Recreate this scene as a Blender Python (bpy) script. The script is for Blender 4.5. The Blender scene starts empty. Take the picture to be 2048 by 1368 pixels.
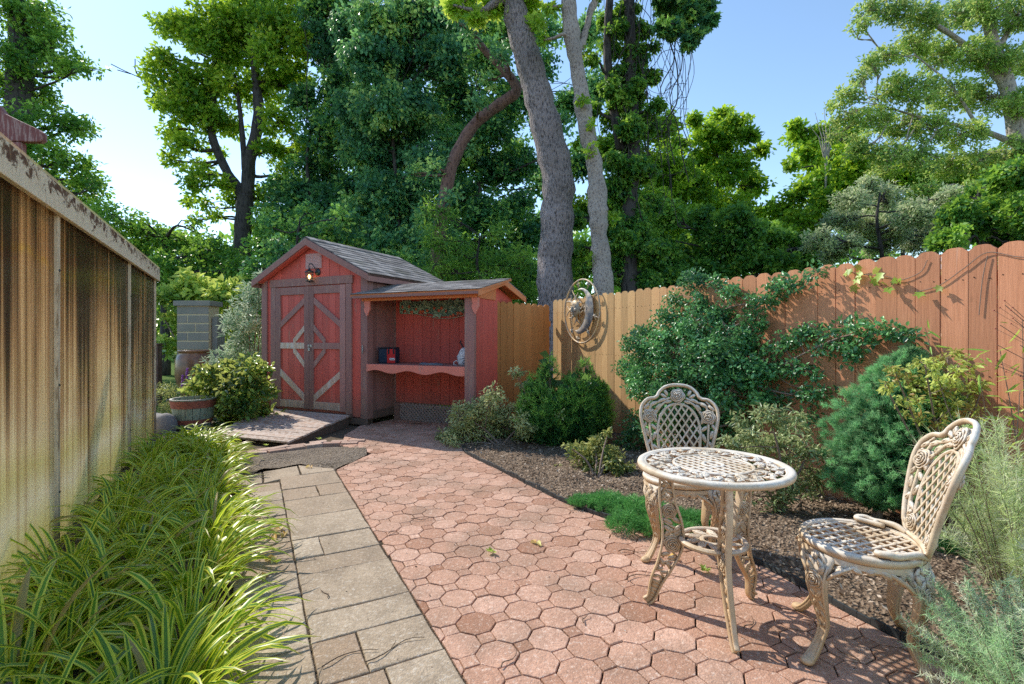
import bpy, math, random
import numpy as np
from mathutils import Vector, Matrix

SC = bpy.context.scene
COL = SC.collection
R = math.radians
EYE, FPX, HOR, CX = 1.30, 1000.0, 672.0, 1024.0

# ------------------------------------------------------------------ survey helpers
def G(px, py, z=0.0):
    """ground point (or point at height z) surveyed from the photograph"""
    Y = (EYE - z) * FPX / (py - HOR)
    return ((px - CX) / FPX * Y, Y)
def P3(px, py, Y):
    return ((px - CX) / FPX * Y, Y, EYE - (py - HOR) / FPX * Y)

# ------------------------------------------------------------------ mesh builder
class MB:
    def __init__(s):
        s.v = []; s.f = []; s.t = []
    def add(s, vs, fs, tint=0.5):
        o = len(s.v)
        s.v.extend([tuple(p) for p in vs]); s.t.extend([tint] * len(vs))
        s.f.extend([tuple(i + o for i in f) for f in fs])
    def frame_box(s, o, ax, ay, az, tint=0.5):
        o, ax, ay, az = map(Vector, (o, ax, ay, az))
        vs = [o + ax*i + ay*j + az*k for k in (0, 1) for j in (0, 1) for i in (0, 1)]
        s.add(vs, [(0,2,3,1),(4,5,7,6),(0,1,5,4),(2,6,7,3),(0,4,6,2),(1,3,7,5)], tint)
    def box(s, x0, x1, y0, y1, z0, z1, tint=0.5):
        s.frame_box((x0,y0,z0), (x1-x0,0,0), (0,y1-y0,0), (0,0,z1-z0), tint)
    def bar(s, a, b, w, t, up=(0,0,1), tint=0.5):
        """rectangular bar from a to b, w across (perp. to up), t along up"""
        a, b, up = Vector(a), Vector(b), Vector(up)
        d = b - a
        sd = d.cross(up).normalized(); u = sd.cross(d).normalized()
        s.frame_box(a - sd*w/2 - u*t/2, d, sd*w, u*t, tint)
    def prism(s, poly, o, u, v, n, depth, tint=0.5):
        o, u, v, n = map(Vector, (o, u, v, n))
        k = len(poly)
        a = [o + u*p[0] + v*p[1] for p in poly]; b = [p + n*depth for p in a]
        fs = [tuple(range(k))[::-1], tuple(range(k, 2*k))]
        for i in range(k):
            j = (i+1) % k
            fs.append((i, j, j+k, i+k))
        s.add(a + b, fs, tint)
    def tube(s, pts, rad, n=6, cap=True, tint=0.5, closed=False, flat=1.0, up=None):
        pts = [Vector(p) for p in pts]; m = len(pts)
        if not hasattr(rad, '__len__'): rad = [rad]*m
        vs = []
        ref = Vector(up) if up else Vector((0.13, 0.31, 0.94))
        side = None
        for i in range(m):
            if closed: d = pts[(i+1) % m] - pts[i-1]
            else: d = pts[min(i+1, m-1)] - pts[max(i-1, 0)]
            if d.length < 1e-9: d = Vector((0,0,1))
            d.normalize()
            if side is None or up:
                side = d.cross(ref)
                if side.length < 1e-4: side = d.cross(Vector((1,0,0)))
            else:
                side = side - d*side.dot(d)
            side.normalize(); u = side.cross(d)
            for k in range(n):
                a = 2*math.pi*k/n
                vs.append(pts[i] + side*(math.cos(a)*rad[i]) + u*(math.sin(a)*rad[i]*flat))
        fs = []
        for i in range(m if closed else m-1):
            i2 = (i+1) % m
            for k in range(n):
                k2 = (k+1) % n
                fs.append((i*n+k, i*n+k2, i2*n+k2, i2*n+k))
        if cap and not closed:
            fs.append(tuple(range(n))[::-1]); fs.append(tuple((m-1)*n+k for k in range(n)))
        s.add(vs, fs, tint)
    def lathe(s, prof, c=(0,0,0), n=32, tint=0.5, close=False):
        m = len(prof); vs = []
        for r, z in prof:
            for k in range(n):
                a = 2*math.pi*k/n
                vs.append((c[0]+r*math.cos(a), c[1]+r*math.sin(a), c[2]+z))
        fs = []
        for i in range(m if close else m-1):
            i2 = (i+1) % m
            for k in range(n):
                k2 = (k+1) % n
                fs.append((i*n+k, i*n+k2, i2*n+k2, i2*n+k))
        s.add(vs, fs, tint)
    def ellipsoid(s, c, r, ax=None, nu=8, nv=5, tint=0.5):
        c = Vector(c)
        if ax is None: ax = (Vector((1,0,0)), Vector((0,1,0)), Vector((0,0,1)))
        vs = []
        for j in range(1, nv):
            th = math.pi*j/nv
            for k in range(nu):
                a = 2*math.pi*k/nu
                vs.append(c + ax[0]*(r[0]*math.sin(th)*math.cos(a)) + ax[1]*(r[1]*math.sin(th)*math.sin(a)) + ax[2]*(r[2]*math.cos(th)))
        top = len(vs); vs.append(c + ax[2]*r[2]); vs.append(c - ax[2]*r[2])
        fs = []
        for k in range(nu):
            k2 = (k+1) % nu
            fs.append((top, k, k2)); fs.append((top+1, (nv-2)*nu+k2, (nv-2)*nu+k))
            for j in range(nv-2):
                fs.append((j*nu+k, (j+1)*nu+k, (j+1)*nu+k2, j*nu+k2))
        s.add(vs, fs, tint)
    def sweep(s, pts, us, ws, sect, tint=0.5, power=3.0, nrm=None):
        """superellipse section sweep; us half widths along nrm-perp, ws half widths along nrm"""
        pts = [Vector(p) for p in pts]; m = len(pts); vs = []
        for i in range(m):
            d = (pts[min(i+1, m-1)] - pts[max(i-1, 0)]).normalized()
            nn = Vector(nrm); nn = (nn - d*nn.dot(d)).normalized(); sd = d.cross(nn)
            for k in range(sect):
                a = 2*math.pi*k/sect; ca, sa = math.cos(a), math.sin(a)
                x = math.copysign(abs(ca)**(2/power), ca)*us[i]; y = math.copysign(abs(sa)**(2/power), sa)*ws[i]
                vs.append(pts[i] + sd*x + nn*y)
        fs = [tuple(range(sect))[::-1], tuple((m-1)*sect+k for k in range(sect))]
        for i in range(m-1):
            for k in range(sect):
                k2 = (k+1) % sect
                fs.append((i*sect+k, i*sect+k2, (i+1)*sect+k2, (i+1)*sect+k))
        s.add(vs, fs, tint)
    def map(s, fn, start=0):
        for i in range(start, len(s.v)): s.v[i] = tuple(fn(*s.v[i]))
    def build(s, name, mat, parent=None, smooth=False, bevel=0.0, seg=2):
        me = bpy.data.meshes.new(name)
        me.from_pydata(s.v, [], s.f)
        at = me.attributes.new('tint', 'FLOAT', 'POINT'); at.data.foreach_set('value', s.t)
        me.materials.append(mat)
        me.validate()
        import bmesh
        bm = bmesh.new(); bm.from_mesh(me); bmesh.ops.recalc_face_normals(bm, faces=bm.faces); bm.to_mesh(me); bm.free()
        o = bpy.data.objects.new(name, me); COL.objects.link(o)
        if parent: o.parent = parent
        if smooth:
            me.polygons.foreach_set('use_smooth', [True]*len(me.polygons))
        if bevel:
            b = o.modifiers.new('bevel', 'BEVEL'); b.width = bevel; b.segments = seg; b.limit_method = 'ANGLE'; b.angle_limit = R(40)
            b.harden_normals = False
        return o

def np_mesh(name, verts, faces_list, tint, mat, parent=None, extra=None, smooth=False, origin=(0,0,0)):
    """faces_list: list of (n,k) int arrays"""
    verts = np.asarray(verts, dtype=np.float32) - np.asarray(origin, dtype=np.float32)
    me = bpy.data.meshes.new(name)
    me.vertices.add(len(verts)); me.vertices.foreach_set('co', verts.ravel())
    loops = np.concatenate([f.ravel() for f in faces_list]).astype(np.int32)
    tot = np.concatenate([np.full(len(f), f.shape[1], dtype=np.int32) for f in faces_list])
    start = np.concatenate([[0], np.cumsum(tot)[:-1]]).astype(np.int32)
    me.loops.add(len(loops)); me.loops.foreach_set('vertex_index', loops)
    me.polygons.add(len(tot)); me.polygons.foreach_set('loop_start', start); me.polygons.foreach_set('loop_total', tot)
    if smooth: me.polygons.foreach_set('use_smooth', np.ones(len(tot), dtype=bool))
    at = me.attributes.new('tint', 'FLOAT', 'POINT'); at.data.foreach_set('value', np.asarray(tint, dtype=np.float32))
    for k, a in (extra or {}).items():
        at = me.attributes.new(k, 'FLOAT', 'POINT'); at.data.foreach_set('value', np.asarray(a, dtype=np.float32))
    me.materials.append(mat); me.update(calc_edges=True)
    o = bpy.data.objects.new(name, me); COL.objects.link(o)
    if parent: o.parent = parent
    return o

def thing(name, label, cat, loc=(0,0,0), rz=0, group=None):
    o = bpy.data.objects.new(name, None); COL.objects.link(o)
    o.location = loc; o.rotation_euler = (0,0,rz); o.empty_display_size = .1
    o['label'] = label; o['category'] = cat
    if group: o['group'] = group
    return o
def tag(o, label, cat, group=None, kind=None):
    o['label'] = label; o['category'] = cat
    if group: o['group'] = group
    if kind: o['kind'] = kind
    return o
def struct(o): o['kind'] = 'structure'; return o
def copy_tree(o, parent=None):
    c = o.copy(); COL.objects.link(c); c.parent = parent
    for ch in list(o.children): copy_tree(ch, c)
    return c
def spline(pts, n=6, closed=False):
    pts = [Vector(p) for p in pts]; m = len(pts); out = []
    rng = m if closed else m-1
    for i in range(rng):
        p1, p2 = pts[i], pts[(i+1) % m]
        p0 = pts[i-1] if (closed or i > 0) else p1*2 - p2
        p3 = pts[(i+2) % m] if (closed or i+2 < m) else p2*2 - p1
        for k in range(n):
            t = k/n
            out.append(0.5*((2*p1) + (p2-p0)*t + (2*p0-5*p1+4*p2-p3)*t*t + (3*p1-p0-3*p2+p3)*t**3))
    if not closed: out.append(pts[-1].copy())
    return out

# ------------------------------------------------------------------ materials
class NT:
    def __init__(s, name):
        s.m = bpy.data.materials.new(name); s.m.use_nodes = True; s.t = s.m.node_tree; s.t.nodes.clear()
        s.out = s.n('ShaderNodeOutputMaterial')
    def n(s, ty, **kw):
        nd = s.t.nodes.new(ty)
        for k, v in kw.items():
            if k.startswith('i_'):
                key = k[2:]; key = int(key) if key.isdigit() else key.replace('_', ' ')
                s.set(nd.inputs[key], v)
            else: setattr(nd, k, v)
        return nd
    def set(s, inp, v):
        if isinstance(v, bpy.types.NodeSocket): s.t.links.new(v, inp)
        elif isinstance(v, bpy.types.Node): s.t.links.new(v.outputs[0], inp)
        else:
            if hasattr(inp.default_value, '__len__') and hasattr(v, '__len__') and len(v) == 3 and len(inp.default_value) == 4: v = (*v, 1)
            inp.default_value = v
    def coord(s, scale=(1,1,1), kind='Object', loc=(0,0,0), rot=(0,0,0)):
        tc = s.n('ShaderNodeTexCoord'); mp = s.n('ShaderNodeMapping')
        s.t.links.new(tc.outputs[kind], mp.inputs['Vector'])
        mp.inputs['Scale'].default_value = scale; mp.inputs['Location'].default_value = loc; mp.inputs['Rotation'].default_value = rot
        return mp.outputs[0]
    def noise(s, vec, scale, detail=4, rough=.55, dist=0):
        nd = s.n('ShaderNodeTexNoise'); s.set(nd.inputs['Vector'], vec); nd.inputs['Scale'].default_value = scale
        nd.inputs['Detail'].default_value = detail; nd.inputs['Roughness'].default_value = rough; nd.inputs['Distortion'].default_value = dist
        return nd.outputs['Fac']
    def vor(s, vec, scale, feature='F1', out='Distance'):
        nd = s.n('ShaderNodeTexVoronoi', feature=feature); s.set(nd.inputs['Vector'], vec); nd.inputs['Scale'].default_value = scale
        return nd.outputs[out]
    def ramp(s, fac, stops, interp='LINEAR'):
        nd = s.n('ShaderNodeValToRGB'); s.set(nd.inputs[0], fac); cr = nd.color_ramp; cr.interpolation = interp
        while len(cr.elements) < len(stops): cr.elements.new(.5)
        for e, (p, c) in zip(cr.elements, stops):
            e.position = p
            e.color = (c, c, c, 1) if not hasattr(c, '__len__') else (*c, 1)
        return nd.outputs[0]
    def mix(s, fac, a, b, mode='MIX'):
        nd = s.n('ShaderNodeMix', data_type='RGBA', blend_type=mode)
        s.set(nd.inputs[0], fac); s.set(nd.inputs[6], a); s.set(nd.inputs[7], b)
        return nd.outputs[2]
    def math(s, op, a, b=0.0, clamp=False):
        nd = s.n('ShaderNodeMath', operation=op, use_clamp=clamp); s.set(nd.inputs[0], a); s.set(nd.inputs[1], b); return nd.outputs[0]
    def attr(s, name='tint'): return s.n('ShaderNodeAttribute', attribute_name=name).outputs['Fac']
    def bump(s, h, strength=.4, dist=.01, nrm=None):
        nd = s.n('ShaderNodeBump'); s.set(nd.inputs['Height'], h); nd.inputs['Strength'].default_value = strength; nd.inputs['Distance'].default_value = dist
        if nrm: s.set(nd.inputs['Normal'], nrm)
        return nd.outputs[0]
    def pbr(s, col, rough=.6, nrm=None, metal=0, spec=.5, **kw):
        b = s.n('ShaderNodeBsdfPrincipled')
        s.set(b.inputs['Base Color'], col); s.set(b.inputs['Roughness'], rough); b.inputs['Metallic'].default_value = metal
        b.inputs['Specular IOR Level'].default_value = spec
        if nrm: s.set(b.inputs['Normal'], nrm)
        for k, v in kw.items(): s.set(b.inputs[k.replace('_', ' ')], v)
        return b.outputs[0]
    def done(s, sh): s.t.links.new(sh, s.out.inputs[0]); return s.m

def m_plain(name, col, rough=.6, metal=0, spec=.5, var=.15, scale=20):
    t = NT(name); c = t.noise(t.coord(), scale, 5)
    cc = t.mix(c, tuple(x*(1-var) for x in col), tuple(min(1, x*(1+var)) for x in col))
    return t.done(t.pbr(cc, rough, t.bump(c, .15, .003), metal, spec))

def m_paint(name, col, dark=.55, wear=.0, wearcol=(.35,.28,.2), rough=.65, grain=(30,30,1.6), tv=.35, stain=.5, foot=.5):
    """painted / stained timber with vertical grain, per-board tint, grime and peeling"""
    t = NT(name)
    g = t.noise(t.coord(grain), 3, 6, .65, .4)
    big = t.noise(t.coord(), 1.7, 5, .6)
    spl = t.noise(t.coord((9,9,1.2)), 2.2, 5, .7)
    c = t.mix(t.ramp(g, [(.3, 0), (.75, 1)]), tuple(x*.78 for x in col), tuple(x*1.1 for x in col))
    c = t.mix(t.math('MULTIPLY', t.ramp(big, [(.35, 0), (.75, 1)]), stain), c, tuple(x*dark for x in col))
    tint = t.attr()
    k = t.n('ShaderNodeHueSaturation'); t.set(k.inputs['Color'], c)
    t.set(k.inputs['Value'], t.math('ADD', t.math('MULTIPLY', tint, tv*2), 1-tv)); c = k.outputs[0]
    if wear: c = t.mix(t.math('MULTIPLY', t.ramp(spl, [(.62-wear*.25, 0), (.66-wear*.2, 1)]), .8), c, wearcol)
    sz = t.n('ShaderNodeSeparateXYZ'); t.t.links.new(t.coord(), sz.inputs[0]); sx2 = t.noise(t.coord(), 14, 4)
    c = t.mix(t.math('MULTIPLY', t.ramp(t.math('ADD', sz.outputs[2], t.math('MULTIPLY', sx2, -.35)), [(0, 1), (.32, 0)]), foot), c, (.20,.15,.11))
    h = t.math('ADD', g, t.math('MULTIPLY', spl, .4))
    return t.done(t.pbr(c, rough, t.bump(h, .35, .004), spec=.3))

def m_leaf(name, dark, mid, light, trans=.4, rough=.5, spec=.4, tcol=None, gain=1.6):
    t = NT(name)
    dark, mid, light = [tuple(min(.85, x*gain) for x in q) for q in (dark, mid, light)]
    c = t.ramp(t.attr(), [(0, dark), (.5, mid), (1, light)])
    tc = t.mix(.6, c, tcol or tuple(min(1, x*1.9) for x in light))
    p = t.pbr(c, rough, spec=spec)
    tr = t.n('ShaderNodeBsdfTranslucent'); t.set(tr.inputs[0], tc)
    mx = t.n('ShaderNodeMixShader'); mx.inputs[0].default_value = trans
    t.t.links.new(p, mx.inputs[1]); t.t.links.new(tr.outputs[0], mx.inputs[2])
    return t.done(mx.outputs[0])

def m_bark(name, a, b, scale=(9,9,1.6), deep=.02, s=3.0):
    t = NT(name)
    v = t.coord(scale)
    n = t.noise(v, s, 6, .65, .8); w = t.vor(v, s*1.7)
    h = t.math('ADD', n, t.math('MULTIPLY', w, .8))
    c = t.mix(t.ramp(h, [(.52, 0), (.92, 1)]), a, b)
    big = t.noise(t.coord(), 1.1, 4)
    c = t.mix(t.math('MULTIPLY', t.ramp(big, [(.5, 0), (.7, 1)]), .4), c, tuple((x+y)*.55 for x, y in zip(a, (.02,.035,.015))))
    return t.done(t.pbr(c, .85, t.bump(h, .9, deep), spec=.2))

# ------------------------------------------------------------------ foliage
def unit(a): return a / np.maximum(np.linalg.norm(a, axis=-1, keepdims=True), 1e-9)

def leaf_arrays(pos, d, nrm, L, W, tint, shape='quad', fold=.25, curl=.0):
    """returns verts, faces list, tint arrays"""
    n = len(pos); d = unit(d); s = unit(np.cross(d, nrm)); u = np.cross(s, d)
    L = np.broadcast_to(np.asarray(L, float), (n,))[:, None]; W = np.broadcast_to(np.asarray(W, float), (n,))[:, None]
    if shape == 'quad':
        vs = np.stack([pos, pos+d*L*.45+s*W*.5+u*W*fold, pos+d*L-u*L*curl, pos+d*L*.45-s*W*.5+u*W*fold], 1)
        k = 4; F = [np.array([[0,1,2,3]])]
    elif shape == 'needle':
        vs = np.stack([pos-s*W*.5, pos+s*W*.5, pos+d*L], 1); k = 3; F = [np.array([[0,1,2]])]
    elif shape == 'oval':
        dn = -u*L*curl
        vs = np.stack([pos, pos+d*L*.33-u*W*fold*.3, pos+d*L*.7+dn*.4-u*W*fold*.3, pos+d*L+dn,
                       pos+d*L*.3+s*W*.48+u*W*fold, pos+d*L*.68+s*W*.4+u*W*fold+dn*.4,
                       pos+d*L*.3-s*W*.48+u*W*fold, pos+d*L*.68-s*W*.4+u*W*fold+dn*.4], 1)
        k = 8; F = [np.array([[0,1,4],[2,3,5],[0,6,1],[2,7,3]]), np.array([[1,2,5,4],[1,6,7,2]])]
    elif shape == 'lobed':   # three to five pointed leaf
        def q(a, b): return pos + d*L*a + s*W*b
        vs = np.stack([q(0,0), q(.12,.45), q(.3,.3), q(.62,.55), q(.58,.2), q(1,0), q(.58,-.2), q(.62,-.55), q(.3,-.3), q(.12,-.45)], 1)
        vs += (u*W*fold)[:, None, :]*np.array([0,1,.4,1,.2,0,.2,1,.4,1])[None, :, None]
        k = 10; F = [np.array([[0,1,2],[2,3,4],[6,7,8],[8,9,0]]), np.array([[0,2,4,5],[0,5,6,8]])]
    base = (np.arange(n)*k)[:, None, None]
    fs = [(f[None] + base).reshape(-1, f.shape[1]) for f in F]
    return vs.reshape(-1, 3), fs, np.repeat(np.asarray(tint, float), k)

class Fol:
    def __init__(s): s.V = []; s.F = {}; s.T = []; s.n = 0
    def add(s, vs, fs, tt):
        s.V.append(vs); s.T.append(tt)
        for f in fs: s.F.setdefault(f.shape[1], []).append(f + s.n)
        s.n += len(vs)
    def build(s, name, mat, parent=None, origin=(0,0,0)):
        return np_mesh(name, np.concatenate(s.V), [np.concatenate(f) for f in s.F.values()], np.concatenate(s.T), mat, parent, origin=origin)

def clump_leaves(rng, centers, rad, n, L, W, shape='quad', up=.6, out=.8, droop=.2, fold=.25, tint0=.5, tvar=.25, flat=.7, crown_c=None):
    """n leaves around each centre"""
    centers = np.asarray(centers, float); m = len(centers)
    rad = np.broadcast_to(np.asarray(rad, float), (m,))
    off = rng.normal(size=(m, n, 3)); off = unit(off)*(rng.random((m, n, 1))**.45)
    off[..., 2] *= flat
    pos = centers[:, None] + off*rad[:, None, None]
    d = off*out + rng.normal(size=off.shape)*.6; d[..., 2] -= droop
    nr = rng.normal(size=off.shape)*.55; nr[..., 2] += up; nr += off*.3
    ct = np.clip(tint0 + rng.normal(size=(m, 1))*tvar*.7 + rng.normal(size=(m, n))*tvar*.6 + off[..., 2]*.15, 0, 1)  # upper leaves of a clump tinted lighter, light from above put into the colour
    LL = L*(.65+.6*rng.random((m*n)))
    return leaf_arrays(pos.reshape(-1, 3), d.reshape(-1, 3), nr.reshape(-1, 3), LL, LL*(W/L), ct.ravel(), shape, fold)

def limb(mb, a, b, r0, r1, rng, wob=.08, n=6, seg=7, sag=0.0):
    a, b = Vector(a), Vector(b); L = (b-a).length; pts = []; rr = []
    w = [Vector(rng.normal(size=3))*L*wob for _ in range(3)]
    for i in range(seg+1):
        t = i/seg; e = math.sin(math.pi*t)
        pts.append(a.lerp(b, t) + w[0]*e + w[1]*math.sin(2*math.pi*t)*.5 + Vector((0,0,-sag*L*e)))
        rr.append(r0 + (r1-r0)*t)
    mb.tube(pts, rr, n)
    return pts

def tree(name, label, cat, trunk, blobs, leafm, barkm, seed, leaf=.18, wr=.6, per=30, ln=60, cl=.30, group=None, shape='quad',
         tint0=.5, tvar=.25, flat=.7, limbs=True, twig=True, droop=.2, partnames=('trunk','crown'), inner=0, up=.6, twr=.012, rref=None):
    """trunk: list of polylines [(pt, radius)...]; blobs: [(x,y,z,r)]"""
    rng = np.random.default_rng(seed)
    base = Vector(trunk[0][0][0])
    root = thing(name, label, cat, base, group=group)
    mb = MB(); tp = []
    for pl in trunk:
        pts = spline([p for p, r in pl], 6); m = len(pl)
        rr = [pl[min(int(i/6), m-2)][1]*(1-(i/6-min(int(i/6), m-2))) + pl[min(int(i/6)+1, m-1)][1]*(i/6-min(int(i/6), m-2)) for i in range(len(pts))]
        rr = [r*(1+.06*math.sin(i*1.7+seed)) for i, r in enumerate(rr)]
        mb.tube(pts, rr, 12); tp += list(zip(pts, rr))
    fol = Fol()
    for (x, y, z, r) in blobs:
        c = Vector((x, y, z))
        k = max(3, int(per*((r/rref)**2 if rref else 1)))
        CR = (rref or r)*cl; bt0 = float(np.clip(tint0 + rng.normal()*.13, .1, .9))
        dirs = unit(rng.normal(size=(k, 3))); rr = r*(.45+.6*rng.random((k, 1))**.7)
        cc = np.array(c) + dirs*rr*np.array([1, 1, .8])
        if limbs and tp:
            q = min(tp, key=lambda t: (t[0]-c).length + max(0, t[0].z-c.z)*1.5)
            r0 = min(q[1]*.6, .03+.1*r)
            lp = limb(mb, q[0], c, r0, max(r0*.35, twr), rng, .07)
            if twig:
                for j in range(0, k, 2):
                    limb(mb, lp[4+(j//2) % 4] if len(lp) > 7 else c, cc[j], max(twr, r0*.22), twr*.5, rng, .1, 4, 4)
        fol.add(*clump_leaves(rng, cc, CR*(.7+.6*rng.random(k)), ln, leaf, leaf*wr, shape, tint0=bt0, tvar=tvar, flat=flat, droop=droop, up=up))
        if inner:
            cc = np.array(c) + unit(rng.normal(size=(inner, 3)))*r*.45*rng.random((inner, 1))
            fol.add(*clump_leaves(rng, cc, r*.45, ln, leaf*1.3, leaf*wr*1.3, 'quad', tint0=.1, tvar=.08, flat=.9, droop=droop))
    for i in range(len(mb.v)):
        mb.v[i] = tuple(Vector(mb.v[i]) - base)
    if barkm.name.startswith(('furrowed', 'smooth')):
        for i, (x, y, z) in enumerate(mb.v):
            k = .018*math.sin(z*5+x*9)+.014*math.sin(z*11+y*14+x*7)+.01*math.sin(z*23+x*31); fl_r = .16*math.exp(-max(z,0)/.35)*(1+.5*math.sin(math.atan2(y, x)*5))
            q = math.hypot(x, y) or 1
            mb.v[i] = (x+k+x/q*fl_r, y+k*.6+y/q*fl_r, z) if z < .9 else (x+k, y+k*.6, z)
    if mb.v: mb.build(partnames[0], barkm, root, smooth=True)
    fol.build(partnames[1], leafm, root, origin=base)
    return root
rnd = random.Random(7)
RG = np.random.default_rng(11)
# ================================================================== materials
M = {}
M['red'] = m_paint('red_stain', (.74,.145,.11), .72, .05, (.5,.2,.15), tv=.12, stain=.35)
M['brown'] = m_paint('brown_stain', (.40,.20,.175), .72, .2, (.38,.24,.2))
M['brown_h'] = m_paint('brown_stain_horizontal', (.38,.19,.165), .72, .2, (.38,.24,.2), grain=(2,2,30))
M['rawwood'] = m_paint('bare_weathered_wood', (.66,.47,.36), .7, .35, (.74,.67,.6), grain=(14,14,14))
M['orangewood'] = m_paint('orange_stain', (.68,.24,.10), .7, .2, (.55,.25,.13))
M['counter'] = m_paint('salmon_painted_board', (.72,.23,.17), .75, .2, (.6,.3,.24), grain=(3,30,30))
M['deck'] = m_paint('weathered_deck_board', (.45,.30,.22), .55, .7, (.58,.49,.43), grain=(2.0,26,26), tv=.3, foot=0)
M['darkwood'] = m_paint('dark_old_wood', (.12,.07,.06), .6, .3, (.2,.14,.12))
M['redbeam'] = m_paint('weathered_red_beam', (.25,.085,.075), .5, .5, (.42,.28,.25), grain=(2,2,24))
M['tanwood'] = m_paint('tan_painted_frame', (.86,.68,.46), .6, .3, (.34,.22,.12), grain=(12,12,2.5), tv=.15)
M['metal'] = m_plain('galvanised_metal', (.42,.42,.42), .45, .8)
M['dkmetal'] = m_plain('dark_bronze_metal', (.06,.075,.08), .4, .7)
M['black'] = m_plain('black_fabric', (.02,.022,.03), .8)
M['black_plastic'] = m_plain('black_edging_plastic', (.035,.045,.05), .45)

def fence_mat(name, orange_all=False, shift=0.0):
    """stained cedar: orange near one end, tan further along, knots, nail bleed, grain"""
    t = NT(name)
    v = t.coord()
    g = t.noise(t.coord((26,26,1.3)), 3, 6, .65, .6)
    sx = t.n('ShaderNodeSeparateXYZ'); t.t.links.new(v, sx.inputs[0])
    bigv = t.noise(v, .9, 3)
    pos = t.math('ADD', sx.outputs[0], t.math('MULTIPLY', t.math('SUBTRACT', bigv, .5), 1.0))
    if orange_all: base = t.mix(bigv, (.68,.29,.095), (.74,.35,.12))
    else:
        base = t.ramp(t.math('DIVIDE', pos, 6.0), [(.05, (.80,.53,.25)), (.30, (.78,.50,.23)), (.46, (.79,.43,.21)), (.60, (.79,.37,.19)), (.9, (.78,.355,.195))])
    c = t.mix(t.ramp(g, [(.3, 0), (.8, 1)]), t.mix(1, base, (.70,.64,.60), 'MULTIPLY'), base)
    hs = t.n('ShaderNodeHueSaturation'); t.set(hs.inputs['Color'], c)
    t.set(hs.inputs['Value'], t.math('ADD', t.math('MULTIPLY', t.math('MAXIMUM', t.attr(), 0.0), .34), .80)); c = hs.outputs[0]
    # knots
    kv = t.coord((5.5,5.5,2.2)); k = t.vor(kv, 1.0)
    kd = t.noise(v, 30, 3)
    kk = t.ramp(t.math('ADD', k, t.math('MULTIPLY', kd, .05)), [(.04, 1), (.10, 0)])
    c = t.mix(t.math('MULTIPLY', kk, .85), c, (.16,.06,.025))
    # dark mildew patches
    mv = t.noise(t.coord((9,9,3.0), loc=(3,1,0)), 1.0, 6, .7)
    c = t.mix(t.math('MULTIPLY', t.ramp(mv, [(.62, 0), (.76, 1)]), .6), c, (.14,.08,.03))
    # darker foot of the boards
    ft = t.ramp(t.math('ADD', sx.outputs[2], t.math('MULTIPLY', bigv, .3)), [(.15, .45), (.55, 0)])
    c = t.mix(ft, c, (.2,.10,.045))
    c = t.mix(t.math('LESS_THAN', t.attr(), -1.0), c, (.05,.03,.02))
    # pale drip runs
    pv = t.noise(t.coord((22,22,.9), loc=(9,0,0)), 1.6, 4, .6)
    c = t.mix(t.math('MULTIPLY', t.ramp(pv, [(.64, 0), (.74, 1)]), .4), c, (.75,.5,.38))
    return t.done(t.pbr(c, .75, t.bump(t.math('SUBTRACT', g, t.math('MULTIPLY', kk, .6)), .45, .005), spec=.25))
M['fence'] = fence_mat('fence_boards'); M['gate'] = fence_mat('gate_boards', True)

def paver_mat(name, a, b, c3, spk=(.62,.52,.45), dirt=.3):
    t = NT(name); v = t.coord()
    tint = t.attr()
    c = t.ramp(tint, [(0, a), (.55, b), (1, c3)])
    n1 = t.noise(v, 9, 5, .6); n2 = t.noise(v, 70, 3, .6); n3 = t.noise(v, 2.2, 4)
    c = t.mix(t.math('MULTIPLY', t.ramp(n1, [(.38, 0), (.66, 1)]), .45), c, tuple(x*.62 for x in b))
    c = t.mix(t.math('MULTIPLY', t.ramp(n3, [(.46, 0), (.66, 1)]), dirt), c, (.21,.155,.105))
    n4 = t.noise(t.coord(loc=(7,2,0)), 24, 5, .7); c = t.mix(t.math('MULTIPLY', t.ramp(n4, [(.55, 0), (.7, 1)]), .35), c, tuple(x*.5 for x in b))
    n5 = t.noise(t.coord(loc=(1,5,0)), 46, 3, .75); c = t.mix(t.math('MULTIPLY', t.ramp(n5, [(.36, 1), (.52, 0)]), .38), c, tuple(x*.45 for x in b)); c = t.mix(t.math('MULTIPLY', t.ramp(n5, [(.56, 0), (.68, 1)]), .38), c, spk)
    sp = t.vor(v, 120); c = t.mix(t.math('MULTIPLY', t.ramp(sp, [(.10, 1), (.2, 0)]), t.ramp(t.noise(v, 60, 2), [(.42, 0), (.55, .8)])), c, spk)
    dk = t.vor(t.coord(loc=(3,3,3)), 120); c = t.mix(t.ramp(dk, [(.08, .6), (.18, 0)]), c, (.08,.05,.04))
    h = t.math('ADD', t.math('MULTIPLY', n2, .6), t.math('MULTIPLY', sp, .5))
    return t.done(t.pbr(c, .82, t.bump(t.math('ADD', h, n4), .7, .006), spec=.3))
M['octa'] = paver_mat('red_paver', (.38,.18,.105), (.62,.36,.25), (.73,.46,.34), (.95,.86,.75), .42)
M['slab'] = paver_mat('grey_slab', (.38,.26,.17), (.48,.375,.265), (.59,.48,.355), (.8,.77,.7), .55)
M['brick'] = paver_mat('edging_brick', (.46,.28,.22), (.60,.41,.32), (.68,.5,.4))

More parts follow.
